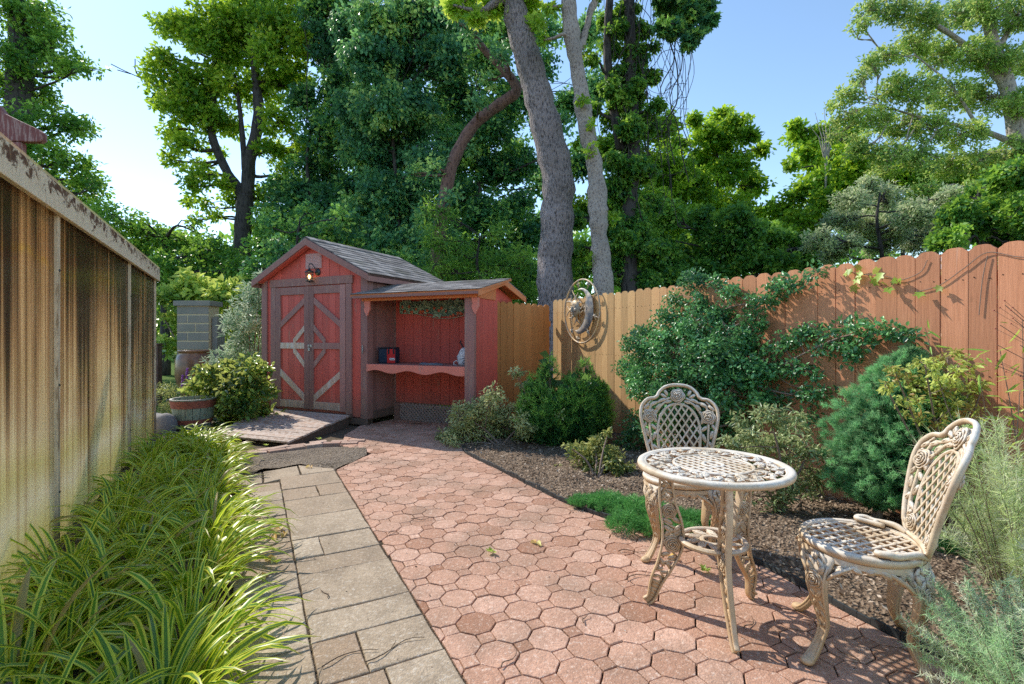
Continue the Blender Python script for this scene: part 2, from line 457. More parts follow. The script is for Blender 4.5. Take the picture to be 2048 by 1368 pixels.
def soil_mat(name, a, b, c3, sc=28):
    t = NT(name); v = t.coord()
    w = t.vor(v, sc, 'F1', 'Color'); d = t.vor(v, sc)
    n = t.noise(v, 3, 5, .65); n2 = t.noise(v, 60, 4)
    bw = t.n('ShaderNodeRGBToBW'); t.t.links.new(w, bw.inputs[0])
    c = t.ramp(bw.outputs[0], [(.1, a), (.5, b), (.9, c3)])
    c = t.mix(t.math('MULTIPLY', t.ramp(n, [(.35, 0), (.7, 1)]), .5), c, tuple(x*.5 for x in b))
    h = t.math('ADD', t.math('MULTIPLY', n2, .7), t.math('MULTIPLY', d, 1.0))
    return t.done(t.pbr(c, .95, t.bump(h, .9, .02), spec=.15))
M['mulch'] = soil_mat('bark_mulch', (.11,.075,.052), (.23,.165,.115), (.44,.34,.25), 55)
M['soil'] = soil_mat('bare_soil', (.16,.125,.095), (.29,.235,.18), (.42,.35,.28), 70)
M['sand'] = soil_mat('joint_sand', (.06,.045,.03), (.13,.095,.065), (.2,.15,.1), 120)

def ground_mat():
    t = NT('ground_grass_and_soil'); v = t.coord()
    n = t.noise(v, .5, 5); n2 = t.noise(v, 9, 6, .7); n3 = t.noise(v, 60, 3)
    grass = t.mix(n2, (.045,.10,.014), (.15,.22,.04)); dirt = t.mix(n3, (.10,.075,.05), (.22,.17,.12))
    sx = t.n('ShaderNodeSeparateXYZ'); t.t.links.new(v, sx.inputs[0])
    yy = t.math('ADD', sx.outputs[1], t.math('MULTIPLY', t.math('SUBTRACT', n, .5), 3))
    c = t.mix(t.ramp(t.math('DIVIDE', yy, 20), [(.38, 0), (.43, 1)]), dirt, grass)
    return t.done(t.pbr(c, .95, t.bump(t.math('ADD', n2, n3), .8, .03), spec=.1))
M['ground'] = ground_mat()

# ================================================================== ground sheet
g = MB(); S = 400
g.add([(-S,-S,-.03),(S,-S,-.03),(S,S,-.03),(-S,S,-.03)], [(0,1,2,3)])
struct(g.build('ground', M['ground']))

# ================================================================== paths
SRIGHT = [(2.25,.4),(2.05,1.2),(1.80,1.87),(1.66,2.14),(1.52,2.5),(1.40,2.85),(1.12,3.13),(.76,3.45),(.41,3.9),(-.07,4.75),(-.52,5.56),(-.60,6.2),(-.62,6.9)]
SLEFT = [(.59,.4),(-.166,1.868),(-1.71,4.85),(-1.56,5.55),(-2.05,5.95),(-2.2,6.6),(-2.2,7.25)]
def pline(pts, n=4):
    return [(p.x, p.y) for p in spline([(a, b, 0) for a, b in pts], n)]
right = pline(SRIGHT); left = SLEFT
niche = [(-1.85,7.86),(-.3,7.14)]
region = left + niche + right[::-1]
def inside(p, poly):
    c = False; j = len(poly)-1
    for i in range(len(poly)):
        (x1,y1),(x2,y2) = poly[i], poly[j]
        if (y1 > p[1]) != (y2 > p[1]) and p[0] < (x2-x1)*(p[1]-y1)/(y2-y1)+x1: c = not c
        j = i
    return c
def nearest_seg(p, poly):
    best = None
    for i in range(len(poly)):
        a, b = poly[i], poly[(i+1) % len(poly)]
        dx, dy = b[0]-a[0], b[1]-a[1]; L2 = dx*dx+dy*dy
        if L2 < 1e-12: continue
        t = max(0, min(1, ((p[0]-a[0])*dx+(p[1]-a[1])*dy)/L2))
        q = (a[0]+dx*t, a[1]+dy*t); d = math.hypot(p[0]-q[0], p[1]-q[1])
        if best is None or d < best[0]: best = (d, a, b)
    return best
def clip(poly, a, b, sgn):
    nx, ny = -(b[1]-a[1]), (b[0]-a[0]); out = []
    f = lambda p: sgn*((p[0]-a[0])*nx + (p[1]-a[1])*ny)
    for i in range(len(poly)):
        p, q = poly[i], poly[(i+1) % len(poly)]; fp, fq = f(p), f(q)
        if fp >= 0: out.append(p)
        if (fp >= 0) != (fq >= 0):
            t = fp/(fp-fq); out.append((p[0]+(q[0]-p[0])*t, p[1]+(q[1]-p[1])*t))
    return out
def slab(mb, poly, z0, z1, inset, rd, tilt, tint):
    """a paver with a rounded arris"""
    cx = sum(p[0] for p in poly)/len(poly); cy = sum(p[1] for p in poly)/len(poly)
    # jitter the outline a little so that edges are not razor straight
    k = len(poly); rings = []
    for ins, z in ((0, z0), (0, z1-rd), (rd*.35, z1-rd*.3), (rd*1.1, z1)):
        ring = []
        for i, p in enumerate(poly):
            dx, dy = p[0]-cx, p[1]-cy; L = math.hypot(dx, dy) or 1
            f = (L-ins-inset)/L
            x, y = cx+dx*f, cy+dy*f
            ring.append((x, y, z + (tilt[0]*(x-cx)+tilt[1]*(y-cy) if z > z0 else 0)))
        rings.append(ring)
    vs = sum(rings, []); fs = []
    for r in range(3):
        for i in range(k):
            j = (i+1) % k; fs.append((r*k+i, r*k+j, (r+1)*k+j, (r+1)*k+i))
    fs.append(tuple(3*k+i for i in range(k)))
    mb.add(vs, fs, tint)
def subdiv(poly, step, jit):
    out = []
    for i in range(len(poly)):
        a, b = poly[i], poly[(i+1) % len(poly)]; L = math.hypot(b[0]-a[0], b[1]-a[1]); n = max(1, int(L/step))
        for k in range(n):
            t = k/n; out.append((a[0]+(b[0]-a[0])*t + rnd.uniform(-jit, jit), a[1]+(b[1]-a[1])*t + rnd.uniform(-jit, jit)))
    return out

mb = MB()
P = .1705; ang = R(-19.5); U = (P*math.cos(ang), P*math.sin(ang)); V = (-U[1], U[0]); O = G(952, 1246)
sq = .0805  # half side of the small square's edge run along the lattice
cut = P*.5 - P*.5*(math.sqrt(2)-1)*1.02   # corner cut length
def tile(poly, big):
    c = (sum(p[0] for p in poly)/len(poly), sum(p[1] for p in poly)/len(poly))
    d, a, b = nearest_seg(c, region); ins = inside(c, region)
    if not ins and d > .11: return
    if d < .14:
        mid = ((a[0]+b[0])/2, (a[1]+b[1])/2); nx, ny = -(b[1]-a[1]), b[0]-a[0]
        sgn = 1 if inside((mid[0]+nx*.02, mid[1]+ny*.02), region) else -1
        if math.hypot(b[0]-a[0], b[1]-a[1]) > 1e-4: poly = clip(poly, a, b, sgn)
        if len(poly) < 3: return
        ar = abs(sum(poly[i][0]*poly[(i+1) % len(poly)][1]-poly[(i+1) % len(poly)][0]*poly[i][1] for i in range(len(poly))))/2
        if ar < .0012: return
    poly = subdiv(poly, .035, .0012)
    z = rnd.gauss(0, .0014)
    slab(mb, poly, -.03, z, .0034, .0032, (rnd.gauss(0,.008), rnd.gauss(0,.008)), min(1, max(0, rnd.gauss(.58,.2) - (.35 if rnd.random() < .07 else 0))))
for i in range(-30, 30):
    for j in range(-16, 42):
        ox, oy = O[0]+U[0]*i+V[0]*j, O[1]+U[1]*i+V[1]*j
        if not (-3 < ox < 3 and .3 < oy < 8.2): continue
        h = .5; q = cut/P
        loc = [(h,h-q),(h-q,h),(-h+q,h),(-h,h-q),(-h,-h+q),(-h+q,-h),(h-q,-h),(h,-h+q)]
        rot = lambda a, b: (ox+U[0]*a+V[0]*b, oy+U[1]*a+V[1]*b)
        tile([rot(*p) for p in loc], True)
        tile([rot(.5-q,.5), rot(.5,.5-q), rot(.5+q,.5), rot(.5,.5+q)][::-1], False)
struct(mb.build('paver_path', M['octa']))

# grey slabs
AX = (-.4602,.8878); UX = (-.8878,-.4602); O2 = (-.172,1.868)
def uv(u, v): return (O2[0]+UX[0]*u+AX[0]*v, O2[1]+UX[1]*u+AX[1]*v)
mb = MB()
vs_main = [-1.5,-1.2,-.98,-.55,-.22,.23,.53,.756,1.19,1.415,1.71,2.15,2.59,2.91,3.33]
split = {4:.25, 5:.306, 9:.33, 12:.22, 0:.2, 2:.3}
for i in range(len(vs_main)-1):
    v0, v1 = vs_main[i], vs_main[i+1]
    cuts = [0.0] + ([split[i]] if i in split else []) + [.49]
    for a, b in zip(cuts, cuts[1:]):
        slab(mb, subdiv([uv(a, v0), uv(a, v1), uv(b, v1), uv(b, v0)], .07, .0022), -.03, .002+rnd.gauss(0,.002), .0045, .006, (rnd.gauss(0,.006), rnd.gauss(0,.006)), min(1, max(0, rnd.gauss(.5,.27))))
vs_l = [-1.5,-1.1,-.66,-.3,.14,.52,.98,1.28,1.72,1.94,2.25,2.62,2.92,3.18]
for i in range(len(vs_l)-1):
    v0, v1 = vs_l[i], vs_l[i+1]; w = .93 if i % 3 else .8
    slab(mb, subdiv([uv(.49, v0), uv(.49, v1), uv(w, v1), uv(w, v0)], .07, .0022), -.03, .001+rnd.gauss(0,.002), .0045, .006, (rnd.gauss(0,.006), rnd.gauss(0,.006)), min(1, max(0, rnd.gauss(.4,.25))))
for poly in ([(0.0,3.34),(0.0,3.42),(.30,3.72),(.30,3.34)], [(.31,3.2+.14),(.31,3.7),(.62,3.62),(.62,3.2)], [(.63,3.2),(.63,3.6),(.9,3.5),(.9,3.2)]):
    slab(mb, subdiv([uv(*p) for p in poly][::-1], .07, .002), -.03, .0, .0045, .006, (0.004,0.003), .3+rnd.random()*.4)
struct(mb.build('slab_path', M['slab']))

# sand bed under both paths
mb = MB()
reg = region
mb.add([(x, y, -.011) for x, y in reg], [tuple(range(len(reg)))])
q = [uv(-.005,-1.5), uv(-.005,3.6), uv(.95,3.6), uv(.95,-1.5)]
mb.add([(x, y, -.007) for x, y in q], [(0,1,2,3)])
struct(mb.build('path_sand', M['sand']))

# curved brick edging round the bare soil
mb = MB()
c1 = spline([(*G(452,912),0), (*G(520,907),0), (*G(590,897),0), (*G(650,889),0), (*G(730,886),0)], 12)
acc = 0; last = 0
for row, off in ((0, 0.0), (1, .115)):
    s0 = .07*row; dist = 0; i = 0
    L = [0]
    for a, b in zip(c1, c1[1:]): L.append(L[-1]+(b-a).length)
    def at(sv):
        for k in range(len(L)-1):
            if L[k+1] >= sv or k == len(L)-2:
                t = (sv-L[k])/(L[k+1]-L[k]); return c1[k].lerp(c1[k+1], t), (c1[k+1]-c1[k]).normalized()
    sv = s0
    while sv + .2 < L[-1]:
        p, d = at(sv+.1); n = Vector((-d.y, d.x, 0))
        o = p + n*off; a, b = d*.098, n*.052
        poly = [(o.x+a.x*i_+b.x*j_, o.y+a.y*i_+b.y*j_) for i_, j_ in ((-1,-1),(1,-1),(1,1),(-1,1))]
        slab(mb, subdiv(poly, .06, .002), -.05, .018+rnd.gauss(0,.003), .002, .006, (rnd.gauss(0,.02), rnd.gauss(0,.02)), rnd.random())
        sv += .205
o = mb.build('brick_edging', M['brick']); tag(o, 'curved double row of pinkish edging bricks at the foot of the wooden ramp', 'brick edging')

# ================================================================== planting beds (sheets laid on the ground)
def ruled(name, A, B, mat, nu, h, seed, z0=.0):
    rng = np.random.default_rng(seed); mbb = MB(); n = len(A)
    for i in range(n):
        for k in range(nu+1):
            t = k/nu; e = math.sin(math.pi*min(1, t*1.4)/1.0*.5) if t < .7 else 1
            x = A[i][0]+(B[i][0]-A[i][0])*t; y = A[i][1]+(B[i][1]-A[i][1])*t
            mbb.v.append((x, y, z0 + h*min(1, t*5) + .018*math.sin(x*7+y*3)*math.sin(y*8-x*2)*min(1, t*5) + rng.normal()*.006*min(1, t*5))); mbb.t.append(.5)
    for i in range(n-1):
        for k in range(nu):
            mbb.f.append((i*(nu+1)+k, (i+1)*(nu+1)+k, (i+1)*(nu+1)+k+1, i*(nu+1)+k+1))
    return mbb.build(name, mat, smooth=True)
# fence line: X = 2.60 - .467 (Y-3.85)
def fence_x(Y): return 2.60 - .467*(Y-3.85)
FU = Vector((.4231,-.9061,0)); FN = Vector((.9061,.4231,0)); FC = Vector((.66,8.0,0))     # along the fence toward the viewer, away from the garden, corner
def resample(pts, n):
    L = [0]
    for a, b in zip(pts, pts[1:]): L.append(L[-1]+math.hypot(b[0]-a[0], b[1]-a[1]))
    out = []
    for i in range(n):
        s = L[-1]*i/(n-1); k = 0
        while k < len(L)-2 and L[k+1] < s: k += 1
        t = (s-L[k])/max(1e-9, L[k+1]-L[k]); out.append((pts[k][0]+(pts[k+1][0]-pts[k][0])*t, pts[k][1]+(pts[k+1][1]-pts[k][1])*t))
    return out
A = resample(right, 140)
B = [(fence_x(y)+.05, y) for y in np.linspace(-.2, 8.0, 140)]
struct(ruled('mulch_bed', A, B, M['mulch'], 60, .03, 5))
def gh(t): return (-2.49-.544*t, 2.51+t)      # greenhouse wall foot
A = [uv(.93, v) for v in np.linspace(-1.5, 3.5, 90)]
B = [gh(t) for t in np.linspace(-2.6, 4.1, 90)]
struct(ruled('border_bed', A, B, M['soil'], 26, .02, 6))
A = [G(470,905), G(560,903), G(640,893), G(733,890)]; A = resample(A, 30)
B = resample([uv(.95,3.15), uv(.6,3.72), uv(.3,3.75), (-1.73,4.87), (-1.6,5.5)], 30)
struct(ruled('bare_soil', [(a[0], a[1]-.03) for a in A], B, M['soil'], 14, .006, 9, -.004))

# mulch chips and grit: too many to count
def chips(name, n, sampler, mat, lo, hi, seed, z=.03):
    rng = np.random.default_rng(seed); pts = np.array([sampler(rng) for _ in range(n)])
    d = rng.normal(size=(n,3)); d[:,2] *= .35; nr = rng.normal(size=(n,3))*.5; nr[:,2] += 1
    L = lo+(hi-lo)*rng.random(n)**2
    vs, fs, tt = leaf_arrays(pts, d, nr, L, L*(.3+.3*rng.random(n)), rng.random(n), 'quad', .15)
    return np_mesh(name, vs, fs, tt, mat)
t = NT('bark_chip'); c = t.ramp(t.attr(), [(0, (.07,.05,.038)), (.5, (.24,.165,.11)), (.8, (.44,.33,.235)), (1, (.68,.57,.46))])
M['chip'] = t.done(t.pbr(c, .9, spec=.2))
def samp_bed(rng):
    y = .9+6.7*rng.random()**1.2; a = None
    k = min(range(len(right)), key=lambda i: abs(right[i][1]-y)); x0 = right[k][0]+.02; x1 = fence_x(y)
    return (x0+(x1-x0)*rng.random(), y, .036+rng.random()*.018)
o = chips('bark_mulch', 20000, samp_bed, M['chip'], .012, .04, 21); tag(o, 'loose brown bark mulch chips covering the bed below the fence', 'mulch', kind='stuff')
def samp_joint(rng):
    if rng.random() < .4:
        x, y = uv(.62+.36*rng.random()**.7, -1.2+4.7*rng.random()); return (x, y, .006+rng.random()*.008)
    while True:
        y = 1.2+6*rng.random(); x = -3+5*rng.random()
        if rng.random() < .25 or abs(x-(-.172-.518*(y-1.868))) < .03 or (x > -.2 and inside((x+.2, y), region) is False and inside((x,y), region)): break
    return (x, y, .003+rng.random()*.003)
o = chips('path_litter', 4200, samp_joint, M['chip'], .003, .017, 22); tag(o, 'scattered crumbs of bark and dry leaf litter lying on the paved paths', 'litter', kind='stuff')

# black plastic edging strip of the bed
mb = MB(); E = resample(right, 120)
for i in range(119):
    a, b = Vector((*E[i], 0)), Vector((*E[i+1], 0)); d = (b-a).normalized(); n = Vector((d.y, -d.x, 0))
    h = .034+.012*math.sin(i*.9)*rnd.random()
    lean = n*.006*math.sin(i*.37)
    mb.frame_box(a+n*.002+Vector((0,0,-.03)), d*(b-a).length*.995, n*.011, Vector((0,0,h+.03))+lean)
tag(mb.build('bed_edging', M['black_plastic'], bevel=.003), 'black plastic edging strip holding the mulch bed back from the red pavers', 'garden edging')

# ================================================================== main fence
def board_poly(w, h, r=.5):
    c = .018
    return [(0,0),(w,0),(w,h-.034),(w-.007,h-.027),(w-.016,h-.022),(w-.030,h-.007),(w*.64,h-.001),(w*.36,h-.001),(.030,h-.007),(.016,h-.022),(.007,h-.027),(0,h-.034)]
fr = thing('wooden_fence', 'tall wooden board fence, tan by the sun plaque and turning salmon orange toward the camera', 'fence', FC, math.atan2(FU.y, FU.x))
def run_boards(mb, x0, x1, h0, w, gap, seed, zb=.02, th=.018):
    r = random.Random(seed); x = x0
    while x + w*.7 < x1:
        ww = w*r.uniform(.97,1.03); h = h0 + r.gauss(0,.006); yo = r.uniform(0,.004); ln = r.gauss(0,.0015)
        mb.prism(board_poly(ww, h-zb), (x, -yo, zb), (1,0,ln), (r.gauss(0,.0012),0,1), (0,1,0), th, r.random())
        x += ww + gap*r.uniform(.5,1.7)
def nails(mb, xa, xb):
    for xx in np.arange(xa+.03, xb, .1455):
        for z in (.4, 1.05, 1.665):
            for dx in (0, .08):
                mb.ellipsoid((xx+dx+rnd.uniform(-.01,.01), -.0035, z+rnd.uniform(-.008,.008)), (.0045,.003,.0045), nu=6, nv=4, tint=-5)
for x0 in (0.0, 2.44, 4.88):
    mb = MB(); run_boards(mb, x0, x0+2.44, 1.87, .141, .0045, 31+int(x0*3)); nails(mb, x0, x0+2.4); mb.build('fence_panel', M['fence'], fr, bevel=.0025)
    for z in (.35, 1.0, 1.62):
        mb = MB(); mb.box(x0, x0+2.43, .024, .062, z, z+.085); mb.build('rail', M['fence'], fr)
for x0 in (0.02, 2.42, 4.86, 7.3):
    mb = MB(); mb.box(x0, x0+.09, .064, .154, -.1, 1.78); mb.build('post', M['fence'], fr)
# gate between shelter and fence
GL, GR = Vector((-.37,6.92,0)), Vector((.655,7.985,0)); gd = (GR-GL); gl = gd.length; gd.normalize()
gr_ = thing('wooden_gate', 'orange stained board gate with two metal strap hinges beside the potting shelter', 'gate', GL, math.atan2(gd.y, gd.x))
mb = MB(); run_boards(mb, .02, gl-.005, 1.795, .132, .004, 77, .06); mb.build('gate_panel', M['gate'], gr_, bevel=.0025)
for z in (.4, 1.45):
    mb = MB(); mb.box(.03, gl-.03, .024, .06, z, z+.085); mb.build('rail', M['gate'], gr_)
for z in (1.60, .83):
    mb = MB(); mb.prism([(0,-.03),(.012,-.03),(.15,-.008),(.15,.008),(.012,.03),(0,.03)], (.012,-.004,z), (1,0,0), (0,0,1), (0,-1,0), .004)
    mb.box(-.03, .008, -.008, -.004, z-.045, z+.045); mb.tube([(.006,-.012,z-.045),(.006,-.012,z+.045)], .007, 8)
    mb.build('hinge', M['metal'], gr_)
# ================================================================== garden shed
SHA = R(-25); SO = Vector((-4.08,8.22,0)); W = 2.17; D = 2.1; EV = 2.26; PK = 2.80; FZ = .10
sx_, sy_ = Vector((math.cos(SHA), math.sin(SHA), 0)), Vector((-math.sin(SHA), math.cos(SHA), 0))
shed = thing('garden_shed', 'red garden shed with brown trim, gabled shingle roof and double barn doors', 'shed', SO, SHA)
def topz(x): return EV + (PK-EV)*(1-abs(x-W/2)/(W/2)) - .03
def planks(mb, x0, x1, zb, ztop, w=.2, gap=.006, y=0.0, th=.016, ax=None, seed=1):
    """vertical boards on plane; ax=(origin, xdir, ndir)"""
    r = random.Random(seed); x = x0
    o, xd, nd = ax or ((0,y,0), (1,0,0), (0,1,0))
    o, xd, nd = Vector(o), Vector(xd), Vector(nd)
    while x < x1-1e-4:
        x2 = min(x+w, x1); a, b = x+gap/2, x2-gap/2
        xm = [a, b]
        if a < W/2 < b and ztop is topz: xm = [a, W/2, b]
        poly = [(a, zb), (b, zb)] + [(q, ztop(q)) for q in reversed(xm)]
        mb.prism(poly, o, xd, (0,0,1), nd, th, r.random())
        x = x2
mb = MB()
planks(mb, .0, W, FZ, topz, .205, .007, seed=2)
mb.prism([(0.01,FZ+.01),(W-.01,FZ+.01),(W-.01,EV-.05),(W/2,PK-.06),(.01,EV-.05)], (0,.02,0), (1,0,0), (0,0,1), (0,1,0), .02)
mb.build('front_wall', M['red'], shed, bevel=.002)
mb = MB(); planks(mb, 0, D, FZ, lambda x: EV-.03, .205, .007, ax=((W,.0,0),(0,1,0),(-1,0,0)), seed=3)
mb.box(W-.05, W-.02, .05, D-.02, FZ, EV-.05); mb.build('side_wall', M['brown'], shed, bevel=.002)
mb = MB(); planks(mb, 0, D, FZ, lambda x: EV-.03, .205, .007, ax=((0,0.0,0),(0,1,0),(1,0,0)), seed=4)
mb.box(.02, .05, .05, D-.02, FZ, EV-.05); mb.build('side_wall', M['red'], shed, bevel=.002)
mb = MB(); planks(mb, .02, W-.02, FZ, topz, .205, .007, y=D-.02, seed=5); mb.box(.05, W-.05, D-.05, D-.022, FZ, EV-.05); mb.build('back_wall', M['red'], shed, bevel=.002)
mb = MB(); mb.box(.0, W, .05, D-.05, FZ-.03, FZ-.002); mb.build('floor_deck', M['darkwood'], shed)
for x in (.1, W-.2):
    for y in (.1, D/2, D-.2):
        mb = MB(); mb.box(x, x+.1, y, y+.14, -.03, FZ-.032); mb.build('skid', M['darkwood'], shed, bevel=.004)
mb = MB(); mb.tube([(W-.07,.02,-.03),(W-.07,.02,.14)], .012, 8); mb.build('ground_stake', M['metal'], shed, smooth=True)
for x0, x1 in ((-.022,.10), (W-.10,W+.022)):
    mb = MB(); mb.box(x0, x1, -.026, -.003, FZ-.01, topz(abs(x0) if x0 < 1 else W-.1)-.01, .4)
    mb.box(x0 if x0 < 1 else W+.002, 0 if x0 < 1 else x1, .0, .10, FZ-.01, EV-.04, .5)
    mb.build('corner_trim', M['brown'], shed, bevel=.003)
mb = MB(); mb.box(W+.003, W+.02, .10, D, FZ-.01, FZ+.09, .2); mb.box(-.02, W+.02, -.024, -.004, FZ-.1, FZ-.012, .3); mb.build('skirt_board', M['darkwood'], shed, bevel=.003)
# shadow-side frieze under right eave
mb = MB(); mb.box(W+.003, W+.022, .10, D, EV-.16, EV-.05, .4); mb.build('frieze_board', M['brown_h'], shed, bevel=.003)

# roof: two slopes of overlapping shingle courses on a deck
t = NT('asphalt_shingle'); v = t.coord()
n1 = t.noise(v, 45, 3); n2 = t.noise(v, 2.2, 4)
c = t.ramp(t.attr(), [(0, (.20,.18,.175)), (.5, (.32,.29,.28)), (1, (.48,.44,.42))])
c = t.mix(t.math('MULTIPLY', n1, .5), c, (.10,.09,.085)); c = t.mix(t.math('MULTIPLY', t.ramp(n2, [(.5,0),(.7,1)]), .4), c, (.10,.11,.07))
M['shingle'] = t.done(t.pbr(c, .9, t.bump(n1, .6, .004), spec=.2))
def slope(name, parent, e0, e1, rg0, rg1, course=.135, tab=.16, th=.008, seed=1, deckm=None):
    """e0-e1 eave edge, rg0-rg1 ridge edge (same order)"""
    e0, e1, rg0, rg1 = map(Vector, (e0, e1, rg0, rg1)); r = random.Random(seed)
    up = (rg0-e0); L = up.length; up.normalize(); al = (e1-e0); Wd = al.length; al.normalize(); n = al.cross(up)
    if n.z < 0: n = -n
    mb = MB(); k = int(math.ceil(L/course)); cl = L/k
    for i in range(k):
        x = -tab*r.random()
        while x < Wd:
            a, b = max(0, x)+.0015, min(Wd, x+tab)-.0015
            if b-a > .01:
                hh = r.uniform(0,.003)
                o = e0 + al*a + up*(cl*i - (.012 if i == 0 else 0)+r.uniform(-.002,.002)) + n*(.006+hh)
                d = min(cl*1.35, L-cl*i)
                mb.frame_box(o, al*(b-a), up*d - n*(.008*d/cl), n*th, r.random())
            x += tab
    mb.build(name, M['shingle'], parent)
    mb = MB(); mb.frame_box(e0 - n*.03, al*Wd, up*L, n*.03); mb.build('roof_deck', deckm or M['darkwood'], parent)
OV = .12; dz = (PK-EV)/(W/2)*OV
slope('roof', shed, (W+OV,-.13,EV-dz), (W+OV,D+.1,EV-dz), (W/2,-.13,PK), (W/2,D+.1,PK), seed=3)
slope('roof', shed, (-OV,D+.1,EV-dz), (-OV,-.13,EV-dz), (W/2,D+.1,PK), (W/2,-.13,PK), seed=4)
mb = MB()
for s in range(int((D+.2)/.15)):
    y = -.13+s*.15
    for sg in (-1, 1):
        mb.frame_box((W/2,y,PK+.017), (sg*.11,0,-.11*(PK-EV)/(W/2)), (0,.165,.004), (0,0,.008), rnd.random())
mb.build('ridge_cap', M['shingle'], shed)
for sg in (-1, 1):     # rake boards front
    mb = MB(); a = Vector((W/2,-.142,PK-.055)); b = Vector((W/2+sg*(W/2+OV),-.142,EV-dz-.055))
    mb.prism([(0,.045),(0,-.055),(b.x-a.x, b.z-a.z-.05),(b.x-a.x, b.z-a.z+.045)], a, (1,0,0), (0,0,1), (0,1,0), .018, .4)
    mb.build('rake_board', M['brown_h'], shed, bevel=.003)
    mb = MB(); mb.prism([(0,0),(0,-.06),(b.x-a.x-sg*.14, b.z-a.z+.02),(b.x-a.x-sg*.14, b.z-a.z+.08)], a+Vector((0,.02,-.01)), (1,0,0), (0,0,1), (0,1,0), .09, .8)
    mb.build('soffit', M['red'], shed)
mb = MB(); mb.box(W+OV-.022, W+OV-.003, -.12, D+.09, EV-dz-.11, EV-dz-.032); mb.build('fascia', M['brown_h'], shed, bevel=.003)
mb = MB(); mb.box(-OV+.003, -OV+.022, -.12, D+.09, EV-dz-.11, EV-dz-.032); mb.build('fascia', M['brown_h'], shed, bevel=.003)

# door surround and doors
dl, dc, dr_, zb, zt = .31, 1.045, 1.78, .165, 2.07
mb = MB(); mb.box(dl-.115, dl-.004, -.030, -.003, zb-.03, zt+.01, .35); mb.build('door_trim', M['brown'], shed, bevel=.003)
mb = MB(); mb.box(dr_+.004, dr_+.115, -.030, -.003, zb-.03, zt+.01, .5); mb.build('door_trim', M['brown'], shed, bevel=.003)
mb = MB(); mb.box(dl-.135, dr_+.135, -.034, -.003, zt+.013, zt+.135, .45); mb.build('door_header', M['brown_h'], shed, bevel=.004)
mb = MB(); mb.box(dl-.12, dr_+.12, -.06, -.003, zb-.075, zb-.033, .3); mb.build('door_sill', M['darkwood'], shed, bevel=.004)
for side in (0, 1):
    x0, x1 = (dl+.003, dc-.003) if side == 0 else (dc+.003, dr_-.003)
    mb = MB(); planks(mb, x0, x1, zb, lambda x: zt, .13, .005, y=-.012, th=.008, seed=8+side)
    door = mb.build('door', M['red'], shed, bevel=.0015)
    sw = .105; a, b = x0+sw, x1-sw
    if side == 1: a = x0+.09
    if side == 0: b = x1-.10
    y0, y1 = -.034, -.0125
    for (xa, xb) in ((x0, a), (b, x1)):
        m_ = MB(); m_.box(xa, xb, y0, y1, zb, zt, rnd.random()); m_.build('stile', M['brown'], door, bevel=.003)
    m_ = MB(); m_.box(a+.001, b-.001, y0+.001, y1, zt-.12, zt-.001, .5); m_.build('rail', M['brown_h'], door, bevel=.003)
    m_ = MB(); m_.box(a+.001, b-.001, y0+.001, y1, zb+.01, zb+.125, .7); m_.build('rail', M['rawwood'], door, bevel=.003)
    mid = 1.10
    raw = side == 0
    m_ = MB(); m_.box(a+.001, b-.001, y0+.001, y1, mid, mid+.095, .7); m_.build('rail', M['rawwood'] if raw else M['brown_h'], door, bevel=.003)
    inner = b if side == 0 else a; outer = a if side == 0 else b     # inner = seam side
    sg = 1 if side == 0 else -1
    def diag(za, xa, zb_, xb, w, mat, d=0.0):
        m_ = MB(); A_ = Vector((xa,0,za)); B_ = Vector((xb,0,zb_)); dv = (B_-A_).normalized(); sl = w/abs(dv.x)
        # parallelogram cut plumb at both ends
        m_.prism([(xa, za-sl/2),(xb, zb_-sl/2),(xb, zb_+sl/2),(xa, za+sl/2)], (0,y0+.003+d,0), (1,0,0), (0,0,1), (0,1,0), .018, .6)
        m_.build('brace', mat, door, bevel=.002)
    e = .001*sg
    diag(zt-.12-.10, inner-e, 1.48, outer+e, .085, M['brown'])
    diag(mid+.095+.23, inner-e, mid+.105, inner-sg*.24, .07, M['rawwood'] if raw else M['brown'], .001)
    diag(mid-.25, inner-e, mid-.01, inner-sg*.24, .07, M['rawwood'] if raw else M['brown'], .001)
    diag(zb+.17, (inner if side == 0 else inner)-e, .72, outer+e, .09, M['rawwood'], .0005)
    if side == 1:
        m_ = MB(); m_.box(x0-.02, x0+.06, -.041, -.0345, 1.13, 1.165); m_.tube([(x0+.005,-.05,1.17),(x0+.005,-.05,1.10),(x0+.03,-.05,1.09)], .006, 6); m_.box(x0-.006, x0+.03, -.052, -.0415, 1.07, 1.115)
        m_.build('hasp', M['metal'], door, bevel=.002)
m_ = MB(); m_.box(W-.07, W-.05, -.038, -.027, 1.05, 1.16); m_.tube([(W-.06,-.045,1.13),(W-.04,-.05,1.10),(W-.06,-.045,1.07)], .004, 6); m_.build('hook_latch', M['metal'], shed)
# gable vent
t = NT('pale_pink_vent'); M['vent'] = t.done(t.pbr((.62,.38,.36,1), .7, spec=.3))
mb = MB(); vx, vz = 1.12, 2.46
mb.box(vx-.165, vx+.165, -.016, -.001, vz-.115, vz+.115)
for i in range(9): mb.box(vx-.145, vx-.008, -.022, -.0165, vz-.10+i*.0225, vz-.10+i*.0225+.014); mb.box(vx+.008, vx+.145, -.022, -.0165, vz-.10+i*.0225, vz-.10+i*.0225+.014)
mb.build('gable_vent', M['vent'], shed, bevel=.001)
